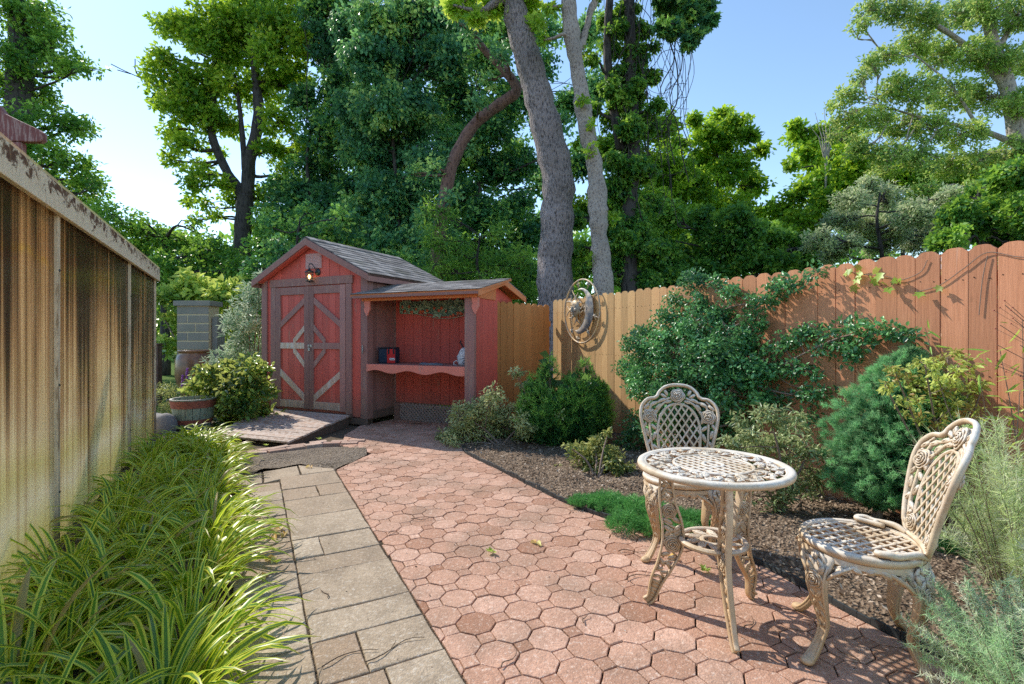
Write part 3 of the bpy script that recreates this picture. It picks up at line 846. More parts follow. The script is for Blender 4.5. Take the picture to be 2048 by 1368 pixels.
# wall lantern, lit
lx, lz = 1.115, 2.135
mb = MB()
mb.lathe([(.0,0),(.052,0),(.055,.008),(.04,.018),(0,.02)], (0,0,0), 20)
st = 0
mb.map(lambda x, y, z: (lx+.09+x, -.004-z, lz+.15+y))
pts = spline([(lx+.09,-.02,lz+.15),(lx+.085,-.06,lz+.20),(lx+.05,-.085,lz+.265),(lx+.01,-.09,lz+.27),(lx-.01,-.09,lz+.245),(lx-.005,-.09,lz+.205)], 6)
mb.tube(pts, .007, 8)
lan = mb.build('wall_lantern', M['dkmetal'], shed, smooth=True)
mb = MB(); cy = -.09
mb.lathe([(0,.21),(.012,.21),(.016,.195),(.02,.185),(.045,.165),(.07,.148),(.072,.14),(.05,.138),(0,.138)], (lx,cy,lz), 20)
mb.lathe([(0,.0),(.05,0),(.058,.006),(.058,.014),(.045,.018),(0,.018)], (lx,cy,lz), 20); mb.lathe([(0,-.02),(.01,-.015),(.012,-.005),(.02,0),(0,.001)], (lx,cy,lz), 10)
for k in range(8):
    a = 2*math.pi*k/8+.2; mb.tube([(lx+.051*math.cos(a),cy+.051*math.sin(a),lz+.016),(lx+.058*math.cos(a),cy+.058*math.sin(a),lz+.14)], .003, 5)
for zz in (.05,.1): mb.lathe([(.054,zz),(.059,zz),(.059,zz+.004),(.054,zz+.004)], (lx,cy,lz), 16, close=True)
mb.build('lantern_cage', M['dkmetal'], lan, smooth=False)
t = NT('lantern_glass'); gls = t.n('ShaderNodeBsdfGlass'); gls.inputs['Roughness'].default_value = .25; gls.inputs['IOR'].default_value = 1.2; gls.inputs[0].default_value = (.95,.9,.8,1)
tp_ = t.n('ShaderNodeBsdfTransparent'); mx = t.n('ShaderNodeMixShader'); mx.inputs[0].default_value = .6
t.t.links.new(gls.outputs[0], mx.inputs[1]); t.t.links.new(tp_.outputs[0], mx.inputs[2]); M['glass'] = t.done(mx.outputs[0])
mb = MB(); mb.lathe([(.046,.02),(.053,.138)], (lx,cy,lz), 16); mb.build('lantern_glass', M['glass'], lan, smooth=True)
t = NT('lit_bulb'); em = t.n('ShaderNodeEmission'); em.inputs[0].default_value = (1,.62,.22,1); em.inputs[1].default_value = 7; M['bulb'] = t.done(em.outputs[0])
mb = MB(); mb.ellipsoid((lx,cy,lz+.075), (.019,.019,.036), nu=12, nv=8); mb.build('bulb', M['bulb'], lan, smooth=True)

# ================================================================== wooden ramp
mb = MB()
A_ = SO + sx_*(W-.27) - sy_*.07; B_ = SO + sx_*.15 - sy_*.07
A_, B_ = Vector((A_.x, A_.y, .135)), Vector((B_.x, B_.y, .135))
C_, D_ = Vector((*G(420,869,.05), .05)), Vector((*G(576,884,.05), .05))
n = 11
for i in range(n):
    t0, t1 = i/n, (i+.93)/n
    p0, p1 = A_.lerp(D_, t0), A_.lerp(D_, t1); q0, q1 = B_.lerp(C_, t0), B_.lerp(C_, t1)
    j = rnd.uniform(-.008,.008); z = Vector((0,0,.024)); h = Vector((0,0,rnd.uniform(-.003,.003)))
    dd = (p0-q0).normalized()*j
    vs = [p0+dd+h, p1+dd+h, q1+h, q0+h]; vs = [v-z for v in vs] + vs
    mb.add(vs, [(0,1,2,3),(4,5,6,7),(0,1,5,4),(1,2,6,5),(2,3,7,6),(3,0,4,7)], rnd.random())
ramp = thing('wooden_ramp', 'low weathered board ramp in front of the barn doors of the red shed', 'ramp', ((A_+C_)/2).xy.to_3d())
bz = Vector(ramp.location)
mb.map(lambda x, y, z: (x-bz.x, y-bz.y, z)); mb.build('deck_boards', M['deck'], ramp, bevel=.003)
for p, q in ((A_, D_), (B_, C_), ((A_+B_)/2, (C_+D_)/2)):
    mb = MB(); d = (q-p); sdv = Vector((-d.y, d.x, 0)).normalized()*.02
    off = (B_-A_).normalized()*.04 if p is A_ else (A_-B_).normalized()*.04 if p is B_ else Vector((0,0,0))
    a, b = p+off-Vector((0,0,.026)), q+off-Vector((0,0,.026))
    vs = [a-sdv, a+sdv, b+sdv, b-sdv]; lo = [Vector((v.x, v.y, -.03)) for v in vs]
    mb.add([v-bz for v in lo+vs], [(0,1,2,3),(4,5,6,7),(0,1,5,4),(1,2,6,5),(2,3,7,6),(3,0,4,7)], .3)
    mb.build('joist', M['darkwood'], ramp, bevel=.003)

# ================================================================== potting shelter built against the shed
PO = SO + sx_*W
sh = thing('potting_shelter', 'red open fronted potting shelter with scalloped counter and small shingle roof', 'shelter', PO, SHA)
WL = 1.80; ND = .62
mb = MB(); planks(mb, .0+.03, WL, .27, lambda x: 1.98, .165, .006, y=ND, seed=12); mb.box(.03, WL, ND+.02, ND+.04, .27, 1.98); mb.build('back_wall', M['red'], sh, bevel=.002)
mb = MB(); planks(mb, .0, 1.1, .02, lambda x: 1.84+(.17*(1-abs(x-.55)/.55)), .165, .006, ax=((WL+.02,0.0,0),(0,1,0),(-1,0,0)), seed=13); mb.build('side_wall', M['red'], sh, bevel=.002)
mb = MB(); mb.box(WL-.12, WL+.02, -.07, -.004, -.02, 1.80, .6); mb.build('post', M['brown'], sh, bevel=.004)
mb = MB(); mb.box(.03, .13, ND-.05, ND-.004, -.02, .265, .4); mb.build('post', M['brown'], sh, bevel=.004)
# header beam and eave
mb = MB(); mb.box(-.02, WL+.14, -.10, -.072, 1.80, 1.885, .9); mb.build('header_beam', M['orangewood'], sh, bevel=.003)
mb = MB(); mb.box(-.1, WL+.16, -.215, -.197, 1.835, 1.885, .5); mb.build('fascia', M['brown_h'], sh, bevel=.003)
mb = MB(); mb.box(-.08, WL+.14, -.196, -.101, 1.835, 1.85, .8); mb.build('soffit', M['orangewood'], sh)
RY, RZ, EZ = .52, 2.09, 1.89
slope('roof', sh, (-.12,-.22,EZ), (WL+.18,-.22,EZ), (-.02,RY,RZ), (WL+.18,RY,RZ), .12, .16, seed=6, deckm=M['orangewood'])
slope('roof', sh, (WL+.18,RY+.74,EZ), (.03,RY+.74,EZ), (WL+.18,RY,RZ), (.03,RY,RZ), .12, .16, seed=7, deckm=M['orangewood'])
mb = MB()
mb.prism([(-.22,EZ-.085),(RY,RZ-.085),(RY+.74,EZ-.085),(RY+.74,EZ-.012),(RY,RZ-.012),(-.22,EZ-.012)], (WL+.165,0,0), (0,1,0), (0,0,1), (1,0,0), .018, .8)
mb.build('barge_board', M['orangewood'], sh, bevel=.003)
mb = MB(); mb.prism([(-.10,EZ-.09),(RY,EZ-.09),(RY,RZ-.05),(-.10,EZ-.02)], (WL+.025,0,0), (0,1,0), (0,0,1), (1,0,0), .016, .8); mb.build('gable_infill', M['orangewood'], sh, bevel=.002)
# pointed brackets
for x in (.075, WL+.055):
    mb = MB(); poly = [(-.055,0),(.055,0),(.05,-.09),(.055,-.10),(.055,-.115),(.0,-.22),(-.008,-.22),(-.045,-.15),(-.055,-.115),(-.055,-.10),(-.04,-.085),(-.05,-.05)]
    mb.prism(poly, (x,-.074,1.80), (1,0,0), (0,0,1), (0,-1,0), .024, .8); mb.build('bracket', M['counter'], sh, bevel=.003)
# counter with scalloped apron
cz = .895
mb = MB(); mb.box(.03, WL-.02, -.03, ND-.002, cz-.028, cz, .4); mb.build('counter_top', M['brown_h'], sh, bevel=.004)
poly = [(.03, 0), (WL-.125, 0)]
for i in range(49):
    x = WL-.125-(WL-.155)*i/48; poly.append((x, -.105 + .022*math.cos((x-.2)*2*math.pi/.56) - (.004 if i % 2 else 0)*0))
mb = MB(); mb.prism(poly, (0,-.034,cz+.0), (1,0,0), (0,0,1), (0,-1,0), .022, .8); mb.build('apron', M['counter'], sh, bevel=.003)
# lattice under the counter
t = NT('faded_lattice'); M['lattice'] = t.done(t.pbr(t.mix(t.noise(t.coord(), 12), (.28,.22,.2), (.42,.34,.31)), .8, spec=.2))
mb = MB(); x0, x1, z0, z1 = .13, WL-.0, -.02, .262
def clipseg(c, sg):
    # line z = z0 + sg*(x-c)
    pts = []
    for z in (z0, z1):
        x = c + sg*(z-z0); pts.append([x, z])
    (xa, za), (xb, zb_) = pts
    def cl(xa, za, xb, zb_):
        if xa < x0: za += (x0-xa)/(xb-xa)*(zb_-za); xa = x0
        if xa > x1: za += (x1-xa)/(xb-xa)*(zb_-za); xa = x1
        return xa, za
    if max(xa, xb) <= x0 or min(xa, xb) >= x1: return None
    a = cl(xa, za, xb, zb_); b = cl(xb, zb_, xa, za); return a, b
for k in range(50):
    c = -.4 + k*.062
    for sg, yy in ((1, ND-.012), (-1, ND-.022)):
        q = clipseg(c+(.3 if sg < 0 else 0), sg)
        if q and abs(q[0][0]-q[1][0]) > .02: mb.bar((q[0][0],yy,q[0][1]), (q[1][0],yy,q[1][1]), .008, .024, (q[0][1]-q[1][1],0,q[1][0]-q[0][0]))
mb.build('lattice_panel', M['lattice'], sh)
# pierced painted frieze panel hung under the header
t = NT('painted_vine_panel'); M['vine_green'] = t.done(t.pbr(t.mix(t.noise(t.coord(), 30), (.16,.36,.28), (.48,.60,.42)), .6, spec=.3))
t = NT('painted_red_fruit'); M['fruit'] = t.done(t.pbr((.62,.17,.09,1), .6, spec=.3))
fzx0, fzx1 = .14, WL-.15
def lowz(x):
    s = (x-fzx0)/(fzx1-fzx0); return -.15 - .095*math.exp(-((s-.55)/.26)**2)
fz = MB(); fy = ND-.035
xs = np.linspace(fzx0, fzx1, 60)
fz.tube([(x, fy, 1.80+lowz(x)) for x in xs], .008, 6, flat=.6); fz.tube([(fzx0,fy,1.83),(fzx0,fy,1.80+lowz(fzx0))], .008, 6)
r = random.Random(4); fr2 = []
for i in range(150):
    x = r.uniform(fzx0+.02, fzx1-.02); z = 1.84 + r.uniform(lowz(x)-.02, 0)
    a = r.uniform(0, 6.28); L_ = r.uniform(.02,.045)
    u_ = Vector((math.cos(a),0,math.sin(a))); w_ = Vector((-math.sin(a),0,math.cos(a)))
    fz.ellipsoid((x, fy+r.uniform(-.003,.003), z), (L_, L_*.45, .003), (u_, w_, Vector((0,1,0))), 7, 4)
for i in range(26):
    x = fzx0 + (fzx1-fzx0)*i/25; pts = [(x+.05*math.sin(k*.9+i)+k*.014, fy-.004, 1.83+ (lowz(x))*k/7) for k in range(8)]
    fz.tube(pts, .004, 5)
frz = fz.build('frieze_panel', M['vine_green'], sh)
for i in range(20):
    fb = MB()
    x = fzx0+.05 + (fzx1-fzx0-.1)*((i*.618) % 1); z = 1.79 + lowz(x)*(.25+.6*r.random())
    fb.ellipsoid((x, fy-.008, z), (.026*r.uniform(.7,1.1), .008, .024), nu=9, nv=6)
    fb.build('fruit', M['fruit'], frz, smooth=True)
fb = MB(); fb.prism([(fzx0,0)]+[(x, lowz(x)+.012) for x in xs]+[(fzx1,0)], (0,fy+.012,1.83), (1,0,0), (0,0,1), (0,1,0), .004)
fb.build('backing', m_plain('dark_green_backing', (.13,.24,.19), .7), frz)

# things on the counter
def on_shelter(x, y, z): return PO + sx_*x + sy_*y + Vector((0,0,z))
p = on_shelter(.20, .25, cz)
cl = thing('cooler_bag', 'small red and black soft cooler bag with a white logo patch on the counter', 'cooler bag', p, SHA+R(18))
M['navy'] = m_plain('navy_fabric', (.012,.03,.06), .75, scale=90); M['redfab'] = m_plain('red_fabric', (.62,.02,.02), .6, scale=90)
mb = MB(); mb.box(-.14, .13, -.09, .10, 0, .225); mb.build('body', M['navy'], cl, bevel=.025, seg=4)
mb = MB(); mb.box(.0, .125, -.104, -.086, .006, .215); mb.build('front_pocket', M['redfab'], cl, bevel=.012, seg=3)
mb = MB(); mb.box(-.135, .127, -.1, .095, .222, .238); mb.build('lid', M['black'], cl, bevel=.006)
for x in (.03, .105):
    mb = MB(); mb.box(x-.012, x+.012, -.112, -.102, .14, .235); mb.build('strap', M['black'], cl, bevel=.003)
M['white'] = m_plain('white_print', (.8,.8,.8), .6, var=.03)
mb = MB(); mb.box(.045, .122, -.111, -.1045, .05, .082); pt = mb.build('logo_patch', M['white'], cl, bevel=.002)
# the printed word on the patch
def text_mesh(body, size, mat, parent, loc, rot, name='lettering'):
    cu = bpy.data.curves.new(name, 'FONT'); cu.body = body; cu.size = size; cu.extrude = .0006; cu.align_x = 'CENTER'; cu.align_y = 'CENTER'; cu.offset = size*.02
    to = bpy.data.objects.new(name, cu); COL.objects.link(to)
    dg = bpy.context.evaluated_depsgraph_get(); me = bpy.data.meshes.new_from_object(to.evaluated_get(dg))
    bpy.data.objects.remove(to); me.materials.clear(); me.materials.append(mat)
    o = bpy.data.objects.new(name, me); COL.objects.link(o); o.parent = parent; o.location = loc; o.rotation_euler = rot
    return o
text_mesh('Coleman', .018, M['black'], pt, (.0835,-.1122,.066), (R(90),0,0))
p = on_shelter(1.53, .22, cz)
bg = thing('white_bag', 'crumpled white patterned bag with black handle beside the shelter post', 'bag', p, SHA)
t = NT('white_bag_print'); nz = t.noise(t.coord(), 16, 3, .5, 1.5); M['bagw'] = t.done(t.pbr(t.mix(t.ramp(nz, [(.56, 0), (.6, 1)]), (.72,.72,.74), (.12,.13,.16)), .5, t.bump(nz, .6, .02)))
mb = MB(); rr_ = np.random.default_rng(3); prof = [(.0,0),(.10,.0),(.115,.05),(.12,.12),(.10,.19),(.06,.235),(.02,.25),(0,.252)]
mb.lathe(prof, (0,0,0), 22); mb.map(lambda x, y, z: (x*(1+.13*math.sin(5*math.atan2(y, x)+z*30))-z*.1*0, y*.75*(1+.1*math.sin(4*math.atan2(y, x)+z*22)), z)); mb.build('body', M['bagw'], bg, smooth=True)
mb = MB(); mb.tube(spline([(-.03,0,.235),(-.06,0,.28),(-.085,0,.315),(-.075,0,.345)], 5), [.012]*14+[.008,.006] if False else .010, 7); mb.build('handle', M['black'], bg, smooth=True)
mb = MB(); mb.tube(spline([(-.10,-.06,.07),(-.145,-.07,.05),(-.14,-.07,.01),(-.10,-.07,.008)], 6), .006, 6); mb.build('loop', M['bagw'], bg, smooth=True)
p = on_shelter(.98, .2, cz)
tw = MB(); tw.lathe([(0,0),(.16,0),(.165,.012),(.12,.022),(.05,.016),(0,.02)], (0,0,0), 26); tw.map(lambda x, y, z: (p.x+(x*1.25)*sx_.x + y*.5*sy_.x, p.y+x*1.25*sx_.y+y*.5*sy_.y, p.z+z*(1+.3*math.sin(x*40))))
tag(tw.build('folded_cloth', m_plain('grey_blue_cloth', (.16,.19,.23), .9), smooth=True), 'flat grey blue cloth lying on the middle of the shelter counter', 'cloth')

# ================================================================== greenhouse
GA = math.atan2(.8784, -.4779)
t = NT('weathered_polycarbonate_painted_reflections')
v = t.coord(); sep = t.n('ShaderNodeSeparateXYZ'); t.t.links.new(v, sep.inputs[0])
st1 = t.noise(t.coord((9,9,.35)), 2.4, 6, .7, .2); st2 = t.noise(t.coord((40,40,.45), loc=(5,0,0)), 2.4, 4, .65); big = t.noise(t.coord((1,1,.7), loc=(2,0,4)), .9, 4)
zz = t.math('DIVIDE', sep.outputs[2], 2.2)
c = t.ramp(t.math('ADD', zz, t.math('MULTIPLY', t.math('SUBTRACT', big, .5), .25)), [(.0, (.85,.78,.42)), (.12, (.82,.80,.44)), (.2, (.98,.95,.84)), (.27, (.84,.80,.48)), (.34, (.98,.90,.70)), (.55, (.97,.78,.53)), (.765, (.92,.66,.39)), (.785, (1,.72,.22)), (.805, (.88,.58,.32)), (1, (.62,.38,.19))])  # pale low bands and yellow stripe paint reflections and glow into the sheet colour
top = t.ramp(zz, [(.12, .1), (.5, .7), (.9, 1.0)])
k = t.math('MULTIPLY', t.ramp(t.math('ADD', t.math('MULTIPLY', st1, .75), t.math('MULTIPLY', big, .45)), [(.555, 0), (.59, .6), (.65, 1)]), top)
c = t.mix(t.math('MULTIPLY', k, .55), c, (.30,.16,.07))
d0 = t.noise(t.coord((2.6,2.6,.25), loc=(0,0,3)), 1.0, 2, .5); d1 = t.noise(t.coord((17,17,.06), loc=(1,0,0)), 1.0, 2, .5); d2 = t.noise(t.coord((62,62,.10), loc=(8,0,0)), 1.0, 2, .5); d3 = t.noise(t.coord((90,90,2.2), loc=(3,0,0)), 1.0, 3, .6)
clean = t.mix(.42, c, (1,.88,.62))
dd = t.math('ADD', t.math('ADD', t.math('MULTIPLY', d1, .55), t.math('MULTIPLY', d2, .45)), t.math('ADD', t.math('MULTIPLY', zz, .30), t.math('ADD', t.math('MULTIPLY', d3, .16), t.math('MULTIPLY', d0, .75))))
s1 = t.math('MULTIPLY', t.ramp(t.math('SUBTRACT', dd, .4), [(.71, 0), (.82, 1)]), .84); s2 = t.math('MULTIPLY', t.ramp(t.math('SUBTRACT', dd, .4), [(.60, 0), (.70, 1)]), .5)
c = t.mix(s1, t.mix(s2, c, (.40,.20,.07)), (.055,.03,.018)); clean = t.mix(s1, t.mix(s2, clean, (.45,.22,.07)), (.04,.025,.015))
flute = t.n('ShaderNodeTexWave', bands_direction='X', wave_type='BANDS'); t.set(flute.inputs['Vector'], v); flute.inputs['Scale'].default_value = 32
c = t.mix(t.math('MULTIPLY', flute.outputs['Fac'], .18), c, (.30,.22,.12))
pb = t.pbr(c, .13, t.bump(flute.outputs['Fac'], .10, .004), spec=.9)
tr = t.n('ShaderNodeBsdfTranslucent'); t.set(tr.inputs[0], clean); mx = t.n('ShaderNodeMixShader'); mx.inputs[0].default_value = .62
t.t.links.new(pb, mx.inputs[1]); t.t.links.new(tr.outputs[0], mx.inputs[2]); M['poly'] = t.done(mx.outputs[0])
t = NT('clear_roof_sheet'); tr = t.n('ShaderNodeBsdfTransparent'); tr.inputs[0].default_value = (1,.93,.8,1); tl = t.n('ShaderNodeBsdfTranslucent'); tl.inputs[0].default_value = (.8,.7,.5,1)
mx = t.n('ShaderNodeMixShader'); mx.inputs[0].default_value = .12; t.t.links.new(tr.outputs[0], mx.inputs[1]); t.t.links.new(tl.outputs[0], mx.inputs[2]); M['polyroof'] = t.done(mx.outputs[0])
t = NT('flaking_cream_fascia'); fl = t.noise(t.coord((3,3,5)), 3.2, 8, .75, .5); fl2 = t.noise(t.coord((7,7,1.6)), 3, 6, .7)
sep = t.n('ShaderNodeSeparateXYZ'); t.t.links.new(t.coord(), sep.inputs[0])
hi = t.ramp(t.math('SUBTRACT', sep.outputs[2], 2.0), [(.0, 0), (.16, .22)])
c = t.mix(t.ramp(t.math('ADD', fl, hi), [(.68, 0), (.74, 1)]), (.86,.72,.52), (.15,.08,.05)); c = t.mix(t.math('MULTIPLY', t.ramp(fl2, [(.5,0),(.7,1)]), .5), c, (.52,.34,.18))
M['fascia'] = t.done(t.pbr(c, .8, t.bump(fl, .7, .01), spec=.2))
GO = Vector((*gh(-2.9), 0)); GLn = (4.1+2.9)*math.hypot(.544, 1)
gho = thing('greenhouse', 'stained translucent greenhouse wall with tan posts and flaking cream eave board', 'greenhouse', GO, GA)
# local x = along wall away from viewer, local +y = away from garden (into the greenhouse)
posts = [GLn-.03]
def wall_s(px):     # distance along wall where the sight line px meets it
    k_ = (px-CX)/FPX; t_ = (-2.49-k_*2.51)/(.544+k_); return (t_+2.9)*math.hypot(.544, 1)
sA, sB = wall_s(111), wall_s(257)
pl = [sA-2*(sB-sA), sA-(sB-sA), sA, sB, GLn-.045, GLn-.3]
pl = sorted(pl[:4] + [GLn-.05]); pl = [-.02] + [p_ for p_ in pl if p_ > .1]
for s_ in pl:
    mb = MB(); mb.box(s_-.022, s_+.022, -.018, .045, -.03, 2.06, .6); 
    mb.build('post', M['tanwood'], gho, bevel=.003)
for a, b in zip(pl, pl[1:]):
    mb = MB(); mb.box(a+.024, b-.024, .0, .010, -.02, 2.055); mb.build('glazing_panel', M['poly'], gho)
mb = MB(); mb.box(GLn-.02, GLn+.01, -.012, .09, -.03, 2.05); mb.build('corner_post', M['tanwood'], gho, bevel=.003)
mb = MB(); mb.box(-.2, GLn+.05, -.05, -.02, 2.03, 2.195, .6); mb.build('eave_board', M['fascia'], gho, bevel=.004)
mb = MB(); mb.box(-.2, GLn+.04, -.015, .05, 2.065, 2.16); mb.build('top_plate', M['tanwood'], gho)
mb = MB(); mb.frame_box((-.2,-.05,2.2), (GLn+.25,0,0), (0,2.6,.75), (0,0,.01)); mb.build('roof_sheet', M['polyroof'], gho)
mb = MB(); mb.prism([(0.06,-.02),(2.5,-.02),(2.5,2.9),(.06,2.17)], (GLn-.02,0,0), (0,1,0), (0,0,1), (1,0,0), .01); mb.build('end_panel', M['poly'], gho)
for s_ in pl:
    for z in (.35,1.0,1.7):
        mb = MB(); mb.ellipsoid((s_-.005,-.02,z), (.008,.006,.008), nu=8, nv=5); mb.build('screw', M['dkmetal'], gho)

# red timber frame standing behind the greenhouse
pg = thing('timber_arbor', 'weathered dark red timber arbor beam and post rising above the greenhouse roof', 'arbor', (*P3(-30,300,6.2)[:2], 0), R(4))
bx = 0
zc = P3(40,262,6.2)[2]
mb = MB(); mb.prism([(-1.2,-.12),(.62,-.115),(.66,-.09),(.66,0.0),(.60,.05),(.36,.16),(.22,.23),(.14,.34),(.08,.36),(-1.2,.38)], (0,0,zc), (1,0,0), (0,0,1), (0,1,0), .09, .5); mb.build('beam', M['redbeam'], pg, bevel=.01)
mb = MB(); mb.box(.30, .41, .0, .09, -.02, zc-.125, .8); mb.build('post', M['redbeam'], pg, bevel=.006)
mb = MB(); mb.bar((.35,.045,zc-.5), (.0,.045,zc-.12), .06, .06, (0,1,0)); mb.build('brace', M['rawwood'], pg)
# ================================================================== cast metal furniture material
t = NT('weathered_cream_cast_metal_shaded_below'); v = t.coord()
n1 = t.noise(v, 14, 6, .65); n2 = t.noise(v, 55, 5, .7); n3 = t.noise(t.coord(loc=(4,2,1)), 6, 5, .6)
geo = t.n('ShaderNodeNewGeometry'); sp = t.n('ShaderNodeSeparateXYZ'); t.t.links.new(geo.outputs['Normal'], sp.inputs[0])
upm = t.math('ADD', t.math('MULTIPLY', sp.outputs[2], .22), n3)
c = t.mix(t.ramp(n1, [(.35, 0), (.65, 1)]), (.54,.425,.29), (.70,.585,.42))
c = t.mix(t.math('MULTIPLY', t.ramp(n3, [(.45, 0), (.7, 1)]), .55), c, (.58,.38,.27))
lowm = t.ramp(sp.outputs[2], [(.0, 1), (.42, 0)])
c = t.mix(t.math('MULTIPLY', t.ramp(t.math('ADD', t.math('MULTIPLY', sp.outputs[2], -.5), n3), [(.45, 0), (.75, 1)]), .6), c, (.52,.32,.15))  # downward faces browned: shade of the undersides painted into the colour
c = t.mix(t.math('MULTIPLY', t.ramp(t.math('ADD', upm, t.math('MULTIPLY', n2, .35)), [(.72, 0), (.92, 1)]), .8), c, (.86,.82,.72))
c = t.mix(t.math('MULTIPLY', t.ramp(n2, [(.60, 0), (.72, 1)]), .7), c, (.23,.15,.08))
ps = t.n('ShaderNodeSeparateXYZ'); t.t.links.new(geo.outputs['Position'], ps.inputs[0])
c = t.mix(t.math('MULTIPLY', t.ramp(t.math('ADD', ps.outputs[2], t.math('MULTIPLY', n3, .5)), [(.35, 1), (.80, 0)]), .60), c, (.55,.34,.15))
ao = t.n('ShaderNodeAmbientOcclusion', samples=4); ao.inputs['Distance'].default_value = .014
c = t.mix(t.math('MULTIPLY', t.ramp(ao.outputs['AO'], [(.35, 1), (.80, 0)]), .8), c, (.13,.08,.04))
M['cast'] = t.done(t.pbr(c, .55, t.bump(t.math('ADD', n1, n2), .35, .003), spec=.35))
t = NT('rusty_shadowed_metal'); n1 = t.noise(t.coord(), 12, 5)
CAST = M['cast']

def rose(mb, c, u, v, n, r, seed=0):
    """relief rose: dome with whorled petal ridges"""
    c, u, v, n = map(Vector, (c, u, v, n)); rr = random.Random(seed)
    mb.ellipsoid(c, (r*.93, r*.93, r*.22), (u, v, n), 16, 6)
    for k, (q, h, lobes) in enumerate(((.88,.08,5),(.66,.2,5),(.44,.28,4),(.24,.34,3))):
        ph = rr.random()*6; m = 30; pts = []; rad = []
        for i in range(m):
            a = 2*math.pi*i/m; s = abs(math.sin((a*lobes+ph)/2)); R_ = r*q*(.9+.14*s)
            pts.append(c + u*(R_*math.cos(a)) + v*(R_*math.sin(a)) + n*(r*h*(.8+.2*s))); rad.append(r*.085*(.6+.5*s))
        mb.tube(pts, rad, 6, closed=True)
    mb.ellipsoid(c + n*r*.3, (r*.1,)*3, (u, v, n), 8, 5)
def castleaf(mb, c, d, n, L, Wd, th=.006):
    c, d, n = Vector(c), Vector(d).normalized(), Vector(n).normalized(); s = d.cross(n).normalized(); n = s.cross(d)
    mb.ellipsoid(c, (L/2, Wd/2, th), (d, s, n), 10, 5)
    for sg in (-1, 1):
        for k in (-.2, .12):
            q = c + d*L*k; e = q + d*L*.2 + s*sg*Wd*.46
            mb.tube([q + n*th*.9, e + n*th*.2], [.0022,.001], 4)
    mb.tube([c-d*L*.5, c+n*th*1.1, c+d*L*.5], [.002,.003,.001], 4)
def lattice(mb, poly_fn, o, u, v, n, dirs, sp, w, th, inset=0, lift=.0015):
    """poly_fn: convex polygon pts (2D); strips in each direction"""
    o, u, v, n = map(Vector, (o, u, v, n))
    for q, a in enumerate(dirs):
        dx, dy = math.cos(a), math.sin(a); nx, ny = -dy, dx
        ks = [p[0]*nx+p[1]*ny for p in poly_fn]; k = math.ceil(min(ks)/sp)*sp + sp*.5*0
        while k < max(ks):
            hit = []
            for i in range(len(poly_fn)):
                p, r_ = poly_fn[i], poly_fn[(i+1) % len(poly_fn)]
                fp = p[0]*nx+p[1]*ny-k; fr_ = r_[0]*nx+r_[1]*ny-k
                if (fp < 0) != (fr_ < 0):
                    t_ = fp/(fp-fr_); x, y = p[0]+(r_[0]-p[0])*t_, p[1]+(r_[1]-p[1])*t_
                    hit.append(x*dx+y*dy)
            if len(hit) == 2:
                h0, h1 = sorted(hit)
                if h1-h0 > .02:
                    m = max(2, int((h1-h0)/.03))
                    pts = [o + u*(nx*k+dx*(h0+(h1-h0)*i/m)) + v*(ny*k+dy*(h0+(h1-h0)*i/m)) + n*(lift*(1 if q else -1)) for i in range(m+1)]
                    mb.sweep(pts, [w/2]*(m+1), [th/2]*(m+1), 8, nrm=n, power=4)
            k += sp
def ring(mb, o, r, w, th, n=64, z=0):
    o = Vector(o)
    mb.lathe([(r-w/2, -th/2), (r-w/2, th/2*.6), (r-w*.3, th/2), (r+w*.3, th/2), (r+w/2, th/2*.6), (r+w/2, -th/2)], (o.x, o.y, o.z), n, close=True)

# ================================================================== table
TC = Vector((.95,2.365,0)); TH = .700; TR = .347
table = thing('bistro_table', 'round cream cast metal garden table with pierced top and three splayed legs', 'table', TC)
mb = MB()
mb.lathe([(TR-.042,-.012),(TR-.044,.0),(TR-.038,.004),(TR-.034,.001),(TR-.030,.005),(TR-.012,.006),(TR-.003,.001),(TR,-.010),(TR-.004,-.022),(TR-.016,-.026),(TR-.03,-.016)], (0,0,TH-.006), 96, close=True)
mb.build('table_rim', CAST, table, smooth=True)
mb = MB(); r_ = random.Random(5); o = (0,0,TH-.010)
circ = lambda R_, n: [(R_*math.cos(2*math.pi*i/n), R_*math.sin(2*math.pi*i/n)) for i in range(n)]
lattice(mb, circ(.172, 48), o, (1,0,0), (0,1,0), (0,0,1), (R(24), R(114)), .037, .013, .007)
ring(mb, (0,0,TH-.009), .176, .014, .011); ring(mb, (0,0,TH-.009), .045, .018, .011, 32); ring(mb, (0,0,TH-.011), .240, .007, .008)
mb.build('lattice_centre', CAST, table)
mb = MB()
